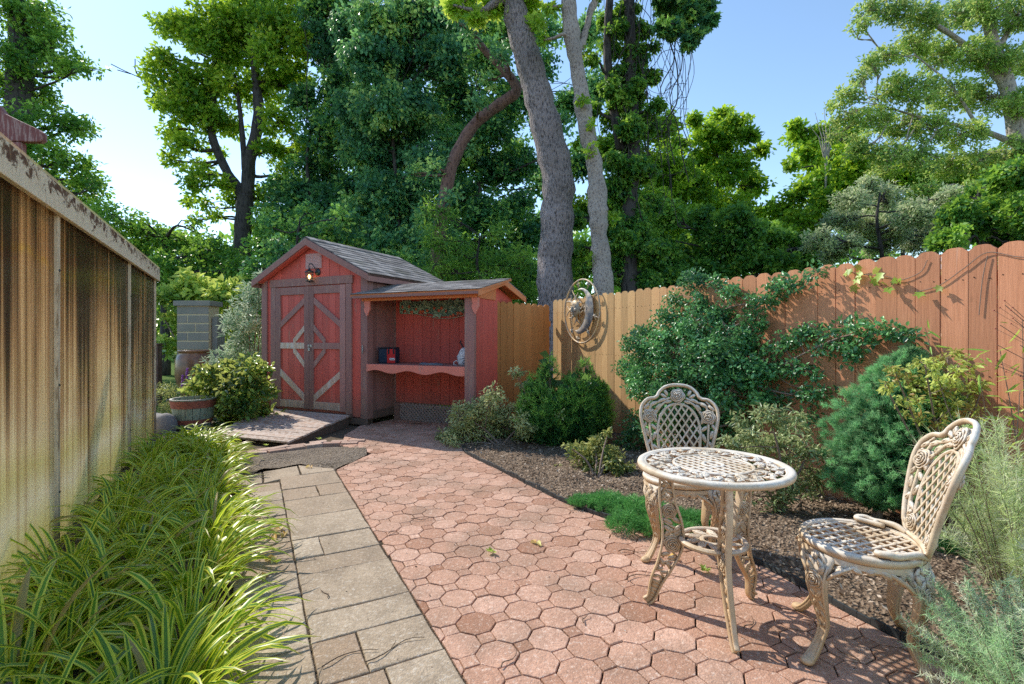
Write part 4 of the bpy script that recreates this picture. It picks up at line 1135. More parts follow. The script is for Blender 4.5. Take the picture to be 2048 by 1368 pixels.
for k in range(9):      # grape vine relief in the outer band
    a0 = 2*math.pi*k/9
    for m_, (dr, da, sc, rot) in enumerate(((.232,.0,1.15,.3),(.300,.10,1.1,1.5),(.262,.24,.95,2.6),(.305,.36,.95,.1),(.228,.42,.9,1.1),(.285,.55,1.0,2.1))):
        a = a0+da*1.05+r_.uniform(-.03,.03); rad = dr*.925+r_.uniform(-.004,.004)
        c_ = Vector((rad*math.cos(a), rad*math.sin(a), TH-.006)); dd = a+rot+r_.uniform(-.3,.3)
        castleaf(mb, c_, (math.cos(dd), math.sin(dd), r_.uniform(-.05,.05)), (0,0,1), .062*sc, .026*sc, .0065)
        castleaf(mb, c_+Vector((0,0,.001)), (math.cos(dd+1.1), math.sin(dd+1.1), 0), (0,0,1), .042*sc, .016*sc, .006)
    pts = [Vector(((.242+.045*math.sin(i*1.05))*math.cos(a0+i*.116), (.242+.045*math.sin(i*1.05))*math.sin(a0+i*.116), TH-.011)) for i in range(7)]
    mb.tube(pts, .0045, 6)
    for i in range(9):
        a = a0+.62+r_.uniform(-.05,.05); rad = .235+r_.uniform(-.03,.03); mb.ellipsoid((rad*math.cos(a), rad*math.sin(a), TH-.006), (.0075,.0075,.007), nu=7, nv=4)
    for s_ in (.0, .33):
        a = a0+s_; mb.tube([(.18*math.cos(a), .18*math.sin(a), TH-.011), (.24*math.cos(a+.09), .24*math.sin(a+.09), TH-.011), (.31*math.cos(a+.03), .31*math.sin(a+.03), TH-.011)], .004, 5)
mb.build('vine_relief', CAST, table)
# legs: pierced fins standing in the radial plane, with broad edge rails
foot = [Vector((.650,2.44,0)), Vector((.915,2.035,0)), Vector((1.205,2.482,0))]
for q, f in enumerate(foot):
    d = (f-TC); rf = d.length; d.normalize(); s = Vector((-d.y, d.x, 0))
    ctr = [(.205,TH-.03),(.212,.60),(.205,.50),(.183,.39),(.182,.30),(.215,.20),(.255,.115),(rf-.03,.035),(rf-.004,.008)]
    wid = [.030,.028,.036,.046,.047,.036,.027,.017,.017]
    path = spline([(a, 0, b) for a, b in ctr], 5); ww = spline([(w, 0, 0) for w in wid], 5)
    P_ = [d*p.x + Vector((0,0,p.z)) for p in path]; wl = [w.x for w in ww]; nP = len(P_)
    def pl_(i):
        i = min(i, nP-1); tn = (P_[min(i+1, nP-1)]-P_[max(i-1,0)]).normalized(); return P_[i], tn, s.cross(tn).normalized()
    mb = MB()
    for sg in (-1, 1):
        mb.sweep([P_[i] + pl_(i)[2]*sg*wl[i] for i in range(nP)], [(.017 if sg < 0 else .022)*(1-.35*i/nP) for i in range(nP)], [.006]*nP, 10, nrm=pl_(10)[2], power=3)
    for i0, i1 in ((0,2),(18,19),(30,nP-1)):
        for i in range(i0, i1):
            p, tn, nn = pl_(i); mb.sweep([P_[i], P_[i+1]], [wl[i], wl[i+1]], [.004]*2, 8, nrm=s, power=5)
    for i in (12, 20):
        p, tn, nn = pl_(i)
        for sd in (-1, 1): rose(mb, p+s*sd*.003, nn, tn, s*sd, wl[i]*.93, q+i)
    rr = random.Random(q)
    for i in (3,5,6,8,9,14,16,17,23,25,27,29):
        p, tn, nn = pl_(i)
        for sg in (-1, 1):
            dd = (tn*rr.choice([-1,1])*.8 + nn*sg).normalized()
            castleaf(mb, p + nn*sg*wl[i]*.45, dd, s, wl[i]*1.3, wl[i]*.55, .006)
    for i in range(2, nP-6, 3):
        p, tn, nn = pl_(i); p2 = pl_(i+3)[0]; sg = 1 if (i//3) % 2 else -1
        mb.tube([p + nn*sg*wl[i]*.9, (p+p2)/2, p2 - nn*sg*wl[i]*.9], .0055, 5)
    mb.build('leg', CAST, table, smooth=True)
mb = MB()
mb.lathe([(.13,-.008),(.132,.004),(.138,.008),(.150,.008),(.157,.0),(.155,-.010),(.145,-.014)], (0,0,.335), 48, close=True)
ring(mb, (0,0,.334), .05, .02, .01, 28)
for k in range(10):
    a = 2*math.pi*k/10; castleaf(mb, (.094*math.cos(a), .094*math.sin(a), .336), (math.cos(a+.5), math.sin(a+.5), 0), (0,0,1), .082, .032, .006)
    mb.tube([(.055*math.cos(a), .055*math.sin(a), .333), (.1*math.cos(a+.2), .1*math.sin(a+.2), .333), (.135*math.cos(a+.1), .135*math.sin(a+.1), .333)], .005, 5)
mb.build('lower_ring', CAST, table, smooth=False)

# ================================================================== chair
def make_chair(loc, rz, label):
    ch = thing('garden_chair', label, 'chair', loc, rz, 'cream cast metal chairs at the round table')
    SZ = .455; A_, B_ = .228, .222
    # seat: local +y is the front
    mb = MB(); prof = [(-.030,-.010),(-.032,.0),(-.026,.006),(-.020,.002),(-.014,.006),(-.004,.002),(0,-.008),(-.004,-.022),(-.012,-.030),(-.02,-.020)]
    mb.lathe([(A_+a, b) for a, b in prof], (0,0,SZ), 72, close=True); mb.map(lambda x, y, z: (x*1.02, y*.98, z))
    mb.build('seat_rim', CAST, ch, smooth=True)
    mb = MB(); lattice(mb, circ(A_-.026, 44), (0,0,SZ-.006), (1,0,0), (0,1,0), (0,0,1), (R(45), R(-45)), .042, .0125, .008)
    for i in range(-5, 6):
        for j in range(-5, 6):
            x, y = (i*.042*math.cos(R(45))+j*.042*math.cos(R(45))), (i*.042*math.sin(R(45))-j*.042*math.sin(R(45)))
            if math.hypot(x, y) < A_-.045 and (i+j) % 2 == 0: mb.ellipsoid((x, y, SZ-.002), (.010,.010,.006), nu=8, nv=4)
    ring(mb, (0,0,SZ-.006), A_-.030, .012, .010, 60)
    mb.build('seat', CAST, ch)
    # apron below the seat with leafy relief
    mb = MB()
    mb.lathe([(A_-.008,-.028),(A_-.004,-.050),(A_-.014,-.062),(A_-.022,-.05),(A_-.02,-.028)], (0,0,SZ), 60, close=True)
    for k in range(28):
        a = 2*math.pi*k/28; up = .02*math.cos(4*(a-R(45)))
        c_ = Vector(((A_-.008)*math.cos(a), (A_-.008)*math.sin(a), SZ-.062-up*.6)); tn = Vector((-math.sin(a), math.cos(a), 0))
        castleaf(mb, c_, tn*(1 if k % 2 else -1)+Vector((0,0,-.6-up*10)), (math.cos(a), math.sin(a), 0), .06+up, .026, .007)
    mb.build('apron', CAST, ch, smooth=False)
    # legs
    for k, (ax, ay, out) in enumerate(((.155,.150,1.0),(-.155,.150,1.0),(.150,-.145,.9),(-.150,-.145,.9))):
        d = Vector((ax, ay, 0)).normalized(); s = Vector((-d.y, d.x, 0)); r0 = math.hypot(ax, ay)
        ctr = [(r0-.012,SZ-.03),(r0+.020,SZ-.085),(r0+.030,SZ-.15),(r0+.010,SZ-.235),(r0-.008,SZ-.315),(r0+.012,.085),(r0+.055,.030),(r0+.085,.014)]
        path = [d*p.x + Vector((0,0,p.z)) for p in spline([(a, 0, b) for a, b in ctr], 6)]
        us = [p.x for p in spline([(w,0,0) for w in (.052,.048,.041,.030,.021,.017,.020,.023)], 6)]
        ws = [p.x for p in spline([(w,0,0) for w in (.014,.020,.019,.015,.012,.012,.014,.013)], 6)]
        mb = MB(); mb.sweep(path, us, ws, 14, nrm=d, power=2.6)
        for sg in (-1, 1):      # raised edges
            mb.tube([p + s*sg*u*.82 + d*w*.75 for p, u, w in zip(path[4:], us[4:], ws[4:])], .006, 6)
        rose(mb, path[10]+d*(ws[10]*.8), s, Vector((0,0,1)), d, .038, k)
        mb.ellipsoid(path[-1], (.030,.026,.018), (d, s, Vector((0,0,1))), 12, 6)
        rr = random.Random(k)
        for i in (3,5,7,14,17,20,24):
            for sg in (-1, 1):
                castleaf(mb, path[i]+d*ws[i]*.85+s*sg*us[i]*.4, s*sg*.5+Vector((0,0,rr.choice([-1,1]))), d, us[i]*1.5, us[i]*.55, .007)
        for sg in (-1, 1):      # corner wings joining leg and apron
            w0 = path[2] + s*sg*.045
            mb.tube(spline([path[9]+s*sg*.035, path[5]+s*sg*.075, Vector(path[0])+s*sg*.115-d*.028+Vector((0,0,-.01))], 5), [.011]*11, 7, flat=.7)
            castleaf(mb, path[5]+s*sg*.07-d*.012, s*sg+Vector((0,0,.9)), d, .06, .028, .007)
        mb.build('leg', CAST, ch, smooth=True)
    # backrest: drawn flat in (u, v) then bent
    def bend(u, v, w):
        # recline, and sides curving forward
        y = -.205 - .18*v - .22*v*v + .85*u*u
        ny = Vector((-1.6*u, 1, .25)).normalized()
        return Vector((u, y, SZ+.004+v*.965)) + ny*w
    half = [(.128,.0),(.165,.035),(.190,.10),(.212,.19),(.232,.28),(.240,.34),(.230,.395),(.195,.432),(.150,.440)]
    lobe = [(.132,.452),(.118,.480),(.085,.510),(.045,.524),(0,.528)]
    hp = [Vector((a, b, 0)) for a, b in half]; lp = [Vector((a, b, 0)) for a, b in lobe]
    side = spline(hp, 6); top = spline(lp, 5)
    full = side + top; full += [Vector((-p.x, p.y, 0)) for p in reversed(full[:-1])]
    mb = MB(); mb.tube([bend(p.x, p.y, 0) for p in full], [.0125 if i in range(8, len(full)-8) else .0105 for i in range(len(full))], 10, flat=.85)
    for sg in (-1, 1):      # scroll arms running forward onto the seat rim
        pts = spline([bend(sg*.128,0,0), Vector((sg*.168,-.150,SZ+.022)), Vector((sg*.205,-.085,SZ+.018)), Vector((sg*.218,-.055,SZ+.024)), Vector((sg*.213,-.022,SZ+.022)), Vector((sg*.195,-.025,SZ+.020)), Vector((sg*.188,-.06,SZ+.016)), Vector((sg*.160,-.115,SZ+.014))], 5)
        mb.tube(pts, [.013]*20+[.011]*(len(pts)-20), 8)
        mb.ellipsoid((sg*.185,-.09,SZ+.02), (.013,.013,.012), nu=10, nv=6)
    mb.tube([bend(.13*math.cos(a)*1.0, .006+.0*a, 0) for a in np.linspace(0, math.pi, 9)], .012, 8)
    fr_ = mb.build('back_frame', CAST, ch, smooth=True)
    arch = [(.098,.015),(.118,.08),(.130,.16),(.134,.23),(.122,.30),(.092,.358),(.048,.392),(0,.402)]
    ap = arch + [(-x, y) for x, y in reversed(arch[:-1])]
    mb = MB(); lattice(mb, ap, (0,0,0), (1,0,0), (0,1,0), (0,0,1), (R(57), R(123)), .038, .0108, .008)
    sm = spline([(x, y, 0) for x, y in ap], 4); mb.tube(sm, .0085, 7, flat=.8)
    mb.tube([(x, .012, 0) for x in np.linspace(-.1, .1, 9)], .01, 6)
    mb.map(lambda x, y, z: bend(x, y, z)); mb.build('back_lattice', CAST, ch, smooth=False)
    mb = MB(); U_, V_, N_ = (1,0,0), (0,1,0), (0,0,1)
    for sd in (1, -1):
        rs = [(.184,.325,.047),(-.184,.325,.047),(0,.456,.049),(.118,.058,.038),(-.118,.058,.038)]
        for q, (a, b, r) in enumerate(rs):
            rose(mb, (a,b,.004*sd), U_, V_, (0,0,sd), r, q)
    for sg in (-1, 1):
        mb.tube(spline([(sg*.150,.06,0),(sg*.170,.13,0),(sg*.178,.20,0),(sg*.184,.29,0)], 5), .0075, 6)
        mb.tube(spline([(sg*.184,.36,0),(sg*.165,.405,0),(sg*.12,.415,0),(sg*.05,.44,0)], 5), .008, 6)
        mb.tube(spline([(sg*.13,.36,0),(sg*.10,.40,0),(sg*.06,.425,0)], 5), .008, 6)
        for (a, b, dx, dy, L_, w_) in ((.150,.12,1,.9,.055,.024),(.192,.15,-.6,1,.055,.024),(.155,.19,-.3,1,.06,.024),(.200,.215,.3,1,.06,.024),(.158,.25,1,.9,.05,.024),(.212,.265,-.4,1,.045,.02),
                                      (.205,.385,-1,.9,.052,.024),(.160,.40,-1,.4,.06,.024),(.125,.385,-1,1,.05,.024),(.105,.425,-1,.5,.06,.024),(.075,.475,.5,1,.045,.022),(.060,.415,-1,.3,.05,.022),(.092,.455,1,.6,.05,.022),
                                      (.150,.30,.4,1,.05,.022),(.143,.345,-.8,1,.05,.022),(.17,.05,.7,1,.05,.022),(.150,.09,-.8,1,.045,.022)):
            castleaf(mb, (sg*a,b,.002), (sg*dx,dy,0), N_, L_, w_, .0075)
        mb.tube(spline([(sg*.225,.30,0),(sg*.205,.385,0),(sg*.175,.425,0)], 4), .006, 5)
    mb.map(lambda x, y, z: bend(x, y, z)); mb.build('rose_relief', CAST, ch, smooth=True)
    return ch
make_chair((1.03,3.03,0), R(180-14), 'cream cast metal chair tucked behind the round table, facing the camera')
c2 = copy_tree([o for o in SC.objects if o.name == 'garden_chair'][0])
fx = Vector((1.455,2.09,0)); c2.location = fx; c2.rotation_euler = (0,0,math.atan2(.43,-.90)-R(90))
c2['label'] = 'cream cast metal chair turned side on at the right beside the feathery green plant'

# ================================================================== sun and moon wall plaque
PS, PZ = .90, 1.655
pc = FC + FU*PS - FN*.05 + Vector((0,0,PZ))
pq = thing('sun_moon_plaque', 'round open metal sun and moon wall plaque hung on the tan fence', 'wall art', pc, math.atan2(FU.y, FU.x))
t = NT('aged_bronze_metal'); n1 = t.noise(t.coord(), 9, 5); n2 = t.noise(t.coord(), 40, 4)
c = t.mix(t.ramp(n1, [(.4,0),(.62,1)]), (.36,.33,.28), (.66,.45,.22)); c = t.mix(t.math('MULTIPLY', t.ramp(n2, [(.55,0),(.7,1)]), .5), c, (.2,.13,.08))
M['bronze'] = t.done(t.pbr(c, .45, t.bump(n2, .3, .003), metal=.1, spec=.5))
t = NT('blue_grey_metal'); n1 = t.noise(t.coord(), 12, 5); M['moonm'] = t.done(t.pbr(t.mix(t.ramp(n1, [(.4,0),(.65,1)]), (.17,.19,.21), (.50,.42,.32)), .5, t.bump(n1, .3, .004), metal=.1))
mb = MB(); mb.tube([(.455*math.cos(a), 0, .455*math.sin(a)) for a in np.linspace(0, 2*math.pi, 72, endpoint=False)], .012, 8, closed=True)
mb.build('ring', M['bronze'], pq, smooth=True)
X, Yn, Zv = Vector((1,0,0)), Vector((0,-1,0)), Vector((0,0,1))
mb = MB(); fcx, fcz = -.150, .045; fc = Vector((fcx, -.012, fcz))
mb.ellipsoid(fc, (.118,.128,.05), (X, Zv, Yn), 22, 12)
mb.ellipsoid(fc+Vector((.0,-.052,-.012)), (.014,.045,.022), (X, Zv, Yn), 10, 8)     # nose
mb.ellipsoid(fc+Vector((.0,-.058,-.045)), (.021,.012,.014), (X, Zv, Yn), 10, 6)
for sg in (-1, 1):
    mb.ellipsoid(fc+Vector((sg*.045,-.042,.028)), (.025,.011,.012), (X, Zv, Yn), 12, 6)
    mb.tube(spline([fc+Vector((sg*.018,-.052,.045)), fc+Vector((sg*.045,-.052,.064)), fc+Vector((sg*.078,-.038,.052))], 5), .005, 6)
    mb.ellipsoid(fc+Vector((sg*.060,-.034,-.022)), (.03,.032,.02), (X, Zv, Yn), 12, 8)
mb.ellipsoid(fc+Vector((0,-.047,-.072)), (.032,.008,.012), (X, Zv, Yn), 12, 6); mb.ellipsoid(fc+Vector((0,-.044,-.086)), (.026,.009,.012), (X, Zv, Yn), 12, 6)
mb.ellipsoid(fc+Vector((0,-.036,-.112)), (.03,.022,.018), (X, Zv, Yn), 12, 6)
face = mb.build('sun_face', M['bronze'], pq, smooth=True)
mb = MB()
for k in range(15):
    a = 2*math.pi*k/15+.12; L_ = (.14 if k % 2 else .19); 
    if -1.0 < math.atan2(math.sin(a), math.cos(a)) < 1.0: L_ *= .62
    d = Vector((math.cos(a), 0, math.sin(a))); s = Vector((-math.sin(a), 0, math.cos(a))); pts = []; rad = []
    for i in range(8):
        q = i/7; pts.append(fc + d*(.10+L_*q) + s*(.028*math.sin(q*4.6)*(1 if k % 2 else -1)) + Vector((0,.004,0))); rad.append(.021*(1-q)**.7+.0015)
    mb.tube(pts, rad, 7, up=(0,1,0), flat=.45)
mb.build('sun_ray', M['bronze'], pq, smooth=True)
outer = [(-.10,.315),(-.02,.335),(.06,.325),(.16,.285),(.235,.225),(.285,.14),(.305,.05),(.300,-.06),(.270,-.15),(.20,-.225),(.11,-.285),(.0,-.325),(-.10,-.325),(-.20,-.27)]
inner = [(-.16,-.275),(-.08,-.262),(-.01,-.22),(.05,-.165),(.072,-.125),(.095,-.095),(.088,-.075),(.112,-.062),(.098,-.045),(.104,-.03),(.072,-.008),(.095,.03),(.108,.06),(.100,.10),(.112,.155),(.118,.205),(.095,.25),(.045,.288),(-.02,.308)]
mb = MB(); O_ = resample(outer, 40); I_ = resample(inner[::-1], 40); m = 5
for i in range(40):
    for k in range(m+1):
        q = k/m; x = I_[i][0]+(O_[i][0]-I_[i][0])*q; z = I_[i][1]+(O_[i][1]-I_[i][1])*q; w_ = math.hypot(O_[i][0]-I_[i][0], O_[i][1]-I_[i][1])
        mb.v.append((x, -.004-.16*w_*math.sin(math.pi*q), z)); mb.t.append(.5)
for i in range(39):
    for k in range(m): mb.f.append((i*(m+1)+k, (i+1)*(m+1)+k, (i+1)*(m+1)+k+1, i*(m+1)+k+1))
mb.ellipsoid((.150,-.048,.05), (.022,.010,.010), (X, Zv, Yn), 12, 6); mb.tube(spline([(.125,-.045,.066),(.15,-.055,.078),(.178,-.05,.066)], 5), .004, 6)
mb.build('moon', M['moonm'], pq, smooth=True)
for (x, z, a0) in ((-.074,.388,.1),(.185,.375,.5),(.345,.20,.2),(.345,-.085,.8),(.175,-.30,.3),(-.09,-.388,.9),(-.25,-.275,.0)):
    mb = MB(); c0 = Vector((x, -.012, z)); tips = []
    for k in range(10):
        r_k = .058 if k % 2 == 0 else .022; a = a0 + math.pi/2 + k*math.pi/5; tips.append(c0 + Vector((r_k*math.cos(a), .008, r_k*math.sin(a))))
    mb.add(tips + [c0+Vector((0,-.014,0)), c0+Vector((0,.012,0))], [(k, (k+1) % 10, 10) for k in range(10)] + [((k+1) % 10, k, 11) for k in range(10)])
    d = Vector((x,0,z)).normalized(); mb.tube([c0, Vector((d.x*.452,0,d.z*.452))], .004, 6)
    mb.tube([c0, c0-d*.075+Vector((0,.01,0))], .004, 6)
    mb.build('star', M['bronze'], pq)
mb = MB(); mb.tube([(0,.04,.452),(0,.0,.455)], .005, 6); mb.tube([(-.3,.045,-.3),(-.3,0,-.335)], .005, 6); mb.tube([(.3,.045,-.3),(.3,0,-.335)], .005, 6); mb.build('mounting_pin', M['bronze'], pq)

# ================================================================== half barrel planter
bx_, by_ = G(387, 852); bar = thing('barrel_planter', 'half barrel planter with pale green staves and rusty red top band', 'planter', (bx_, by_, -.02))
t = NT('faded_green_stave'); g_ = t.noise(t.coord((22,22,2)), 3, 5); c = t.mix(t.ramp(g_, [(.35,0),(.7,1)]), (.20,.27,.20), (.44,.47,.36))
k_ = t.noise(t.coord((10,10,3)), 3, 5, .7); c = t.mix(t.math('MULTIPLY', t.ramp(k_, [(.55,0),(.65,1)]), .8), c, (.24,.10,.06)); M['stave'] = t.done(t.pbr(c, .8, t.bump(g_, .5, .004)))
t = NT('rusty_band'); g_ = t.noise(t.coord(), 18, 5, .65); M['band'] = t.done(t.pbr(t.mix(t.ramp(g_, [(.35,0),(.7,1)]), (.24,.07,.045), (.46,.15,.10)), .75, t.bump(g_, .5, .003)))
ns = 18; H = .42
def br(z): return .212 + .075*(z/H)**.8
for grp in (0,):
    mb = MB()
    for k in range(ns):
        a0, a1 = 2*math.pi*k/ns+.012, 2*math.pi*(k+1)/ns-.012; vs = []; tt = rnd.random(); hz = H+rnd.uniform(-.003,.003)
        zs = [0, .15, .3, hz]
        for z in zs:
            for (rr_, aa) in ((br(z), a0), (br(z), (a0+a1)/2), (br(z), a1), (br(z)-.022, a1), (br(z)-.022, a0)): vs.append((rr_*math.cos(aa), rr_*math.sin(aa), z))
        fs = [(0,1,2,3,4), (15,16,17,18,19)]
        for j in range(3):
            for i in range(5): fs.append((j*5+i, j*5+(i+1) % 5, (j+1)*5+(i+1) % 5, (j+1)*5+i))
        mb.add(vs, fs, tt)
    mb.build('staves', M['stave'], bar)
for z0, z1 in ((.30,.405), (.075,.135)):
    mb = MB(); mb.lathe([(br(z0)+.001, z0), (br(z0)+.006, z0), (br(z1)+.006, z1), (br(z1)+.001, z1)], (0,0,0), 48, close=True); mb.build('band', M['band'], bar, smooth=False)
mb = MB(); mb.lathe([(0,.34),(.15,.345),(.262,.33)], (0,0,0), 30); mb.map(lambda x, y, z: (x, y, z+.01*math.sin(x*40)*math.cos(y*33))); mb.build('potting_soil', M['soil'], bar, smooth=True)
mb = MB(); mb.lathe([(br(H)-.026,H+.001),(br(H)-.024,H+.006),(br(H)+.003,H+.006),(br(H)+.005,H+.001)], (0,0,0), 48, close=True); mb.build('rim', m_plain('pale_rim', (.45,.43,.38), .6), bar)

# rock, block pillar, urn, post behind the greenhouse corner
def rock(name, label, c, r, seed, mat):
    rng = np.random.default_rng(seed); m_ = MB(); m_.ellipsoid((0,0,0), (1,1,1), nu=22, nv=14)
    f = rng.normal(size=(6,3))*1.4; ph = rng.random(6)*6
    def w(x, y, z):
        k = 1+.09*sum(math.sin(f[i][0]*x+f[i][1]*y+f[i][2]*z+ph[i]) for i in range(6)); return (x*r[0]*k, y*r[1]*k, z*r[2]*k+r[2]*.6)
    m_.map(w); o = m_.build(name, mat, None, smooth=True); o.location = (c[0], c[1], -.05); tag(o, label, 'rock'); return o
t = NT('grey_stone'); g_ = t.noise(t.coord(), 8, 6, .65); M['stone'] = t.done(t.pbr(t.mix(g_, (.13,.12,.12), (.36,.34,.33)), .9, t.bump(g_, .8, .02)))
rock('rock', 'rounded grey rock lying between the greenhouse corner and the barrel planter', G(322,860), (.19,.16,.17), 3, M['stone'])
t = NT('concrete_block'); g_ = t.noise(t.coord(), 30, 5, .65); b_ = t.noise(t.coord(), 2.5, 4); c = t.mix(g_, (.24,.215,.17), (.43,.39,.31)); c = t.mix(t.math('MULTIPLY', t.attr(), .6), c, (.17,.18,.19))
c = t.mix(t.ramp(b_, [(.45,0),(.7,.7)]), c, (.2,.22,.17)); M['cmu'] = t.done(t.pbr(c, .9, t.bump(g_, .6, .006)))
Y0 = 11.5; px0, px1 = P3(353,700,Y0)[0], P3(418,700,Y0)[0]
pil = thing('block_pillar', 'grey concrete block pillar with a flat cap beside the brown urn', 'pillar', ((px0+px1)/2, Y0, 0))
wd = px1-px0; hh = P3(385,612,Y0)[2]
mb = MB(); nz = 10; ch_ = (hh+.03)/nz
for k in range(nz):
    xs_ = [-wd/2, wd/2] if k % 2 else [-wd/2, -wd/2+wd*.33, wd/2]
    if k % 3 == 1: xs_ = [-wd/2, .06, wd/2]
    for a, b in zip(xs_, xs_[1:]): mb.box(a+.008, b-.012, 0, .42, -.03+k*ch_+.014, -.03+(k+1)*ch_-.014, rnd.random())
mb.build('blocks', M['cmu'], pil, bevel=.006)
mb = MB(); mb.box(-wd/2+.01, wd/2-.01, .008, .41, -.03, hh); mb.build('mortar', m_plain('mortar', (.62,.52,.32), .95), pil)
mb = MB(); mb.box(-wd/2-.05, wd/2+.05, -.05, .47, hh+.002, hh+.12, .6); mb.build('cap_slab', M['cmu'], pil, bevel=.01)
mb = MB(); mb.box(wd/2+.004, wd/2+.13, .1, .42, -.03, hh-.25, .9); mb.build('side_pier', M['cmu'], pil, bevel=.01)
t = NT('brown_glazed_clay'); g_ = t.noise(t.coord(), 5, 5); M['clay'] = t.done(t.pbr(t.mix(t.ramp(g_, [(.35,0),(.7,1)]), (.14,.065,.04), (.42,.20,.09)), .3, t.bump(g_, .2, .01), spec=.6))
ux, uy, _ = P3(391, 700, 10.7); uz = P3(391, 697, 10.7)[2]
mb = MB(); mb.lathe([(0,0),(.2,0),(.25,.05),(.33,.25),(.375,.5),(.37,uz-.22),(.335,uz-.11),(.30,uz-.07),(.315,uz-.05),(.33,uz-.02),(.32,uz),(.28,uz-.005),(.27,uz-.06),(.3,uz-.2),(0,uz-.4)], (0,0,0), 40)
o = mb.build('garden_urn', M['clay'], None, smooth=True); o.location = (ux, uy, -.03); tag(o, 'large brown glazed clay urn standing in front of the block pillar', 'urn')
x_, y_, _ = P3(314, 700, 9.6)
mb = MB(); mb.box(-.06, .06, -.06, .06, 0, 1.16); mb.box(-.075, .075, -.075, .075, 1.16, 1.19)
o = mb.build('timber_post', M['darkwood'], None, bevel=.006); o.location = (x_, y_, -.03); tag(o, 'short grey timber post just past the greenhouse corner', 'post')
# ================================================================== leaf materials
ML = {}
ML['holly'] = m_leaf('glossy_holly_leaf', (.014,.065,.026), (.035,.14,.048), (.15,.34,.11), .18, .34, .6)
ML['azalea'] = m_leaf('pale_azalea_leaf', (.07,.10,.03), (.19,.24,.085), (.42,.44,.20), .3, .4, .5)
ML['azalea2'] = m_leaf('olive_azalea_leaf', (.04,.08,.02), (.11,.17,.045), (.30,.30,.10), .3, .4, .5)
ML['daphne'] = m_leaf('grey_green_leaf', (.045,.09,.03), (.13,.20,.075), (.34,.38,.18), .28, .35, .55)
ML['spruce'] = m_leaf('spruce_needle', (.020,.085,.034), (.065,.21,.085), (.20,.42,.17), .35, .5, .3)
ML['juniper'] = m_leaf('juniper_needle', (.018,.08,.022), (.05,.18,.045), (.13,.32,.09), .25, .5, .3)
ML['arbor'] = m_leaf('arborvitae_spray', (.010,.05,.020), (.04,.14,.035), (.20,.38,.07), .35, .5, .3)
ML['nandina'] = m_leaf('yellow_green_leaf', (.20,.10,.03), (.18,.26,.045), (.42,.48,.12), .35, .4, .4)
ML['feather'] = m_leaf('feathery_blue_green_leaf', (.12,.27,.10), (.29,.47,.20), (.64,.72,.40), .3, .45, .4)
ML['feathery'] = m_leaf('feathery_yellow_leaf', (.18,.27,.08), (.38,.47,.17), (.76,.76,.42), .3, .45, .4)
ML['bush'] = m_leaf('broad_bright_leaf', (.015,.06,.018), (.06,.17,.035), (.36,.44,.08), .35, .3, .6)
ML['silver'] = m_leaf('silver_green_leaf', (.05,.13,.05), (.15,.27,.12), (.40,.48,.28), .3, .4, .5)
ML['magnolia'] = m_leaf('large_yellow_green_leaf', (.03,.10,.02), (.12,.25,.035), (.34,.45,.08), .45, .4, .5)
t = NT('peeling_shrub_stem'); n_ = t.noise(t.coord((30,30,8)), 3, 4); M['stem'] = t.done(t.pbr(t.mix(n_, (.12,.08,.06), (.34,.25,.19)), .8, t.bump(n_, .4, .003)))
ML['birch'] = m_leaf('small_airy_leaf', (.035,.12,.025), (.11,.25,.05), (.32,.46,.10), .42, .4, .4)
M['bark_oak'] = m_bark('furrowed_grey_bark', (.055,.048,.052), (.34,.29,.285), (1,1,.25), .05, 20)
M['bark_smooth'] = m_bark('smooth_grey_bark', (.17,.14,.13), (.40,.35,.31), (1,1,.6), .02, 16)
M['bark_dark'] = m_bark('dark_bark', (.018,.017,.018), (.075,.068,.065), (1,1,.25), .03, 9)
M['bark_red'] = m_bark('reddish_bark', (.07,.04,.035), (.22,.13,.11), (1,1,.4), .02, 9)
M['bark_pale'] = m_bark('pale_bark', (.16,.13,.11), (.42,.38,.33), (1,1,.5), .02, 8)

# ================================================================== variegated border grass
t = NT('yellow_edged_strap_leaf')
e = t.attr('edge'); ti = t.attr()
gc = t.mix(ti, (.035,.15,.02), (.17,.42,.03)); yc = t.mix(ti, (.66,.72,.04), (.92,.92,.14))
tip = t.attr('tip'); dead = t.math('GREATER_THAN', ti, .94)
mk = t.ramp(e, [(.38, 0), (.50, 1)]); mk2 = t.ramp(e, [(.0, .22), (.10, 0)])
c = t.mix(mk, gc, yc); c = t.mix(mk2, c, (.35,.58,.08)); c = t.mix(t.math('MAXIMUM', t.math('MULTIPLY', dead, .9), t.math('MULTIPLY', t.ramp(tip, [(.86,0),(1,1)]), t.math('GREATER_THAN', t.math('FRACT', t.math('MULTIPLY', ti, 13.7)), .6))), c, (.50,.34,.15))
p_ = t.pbr(c, .34, spec=.5); tr = t.n('ShaderNodeBsdfTranslucent'); t.set(tr.inputs[0], t.mix(.45, c, (.72,.90,.06)))
mx = t.n('ShaderNodeMixShader'); mx.inputs[0].default_value = .42; t.t.links.new(p_, mx.inputs[1]); t.t.links.new(tr.outputs[0], mx.inputs[2]); M['strap'] = t.done(mx.outputs[0])
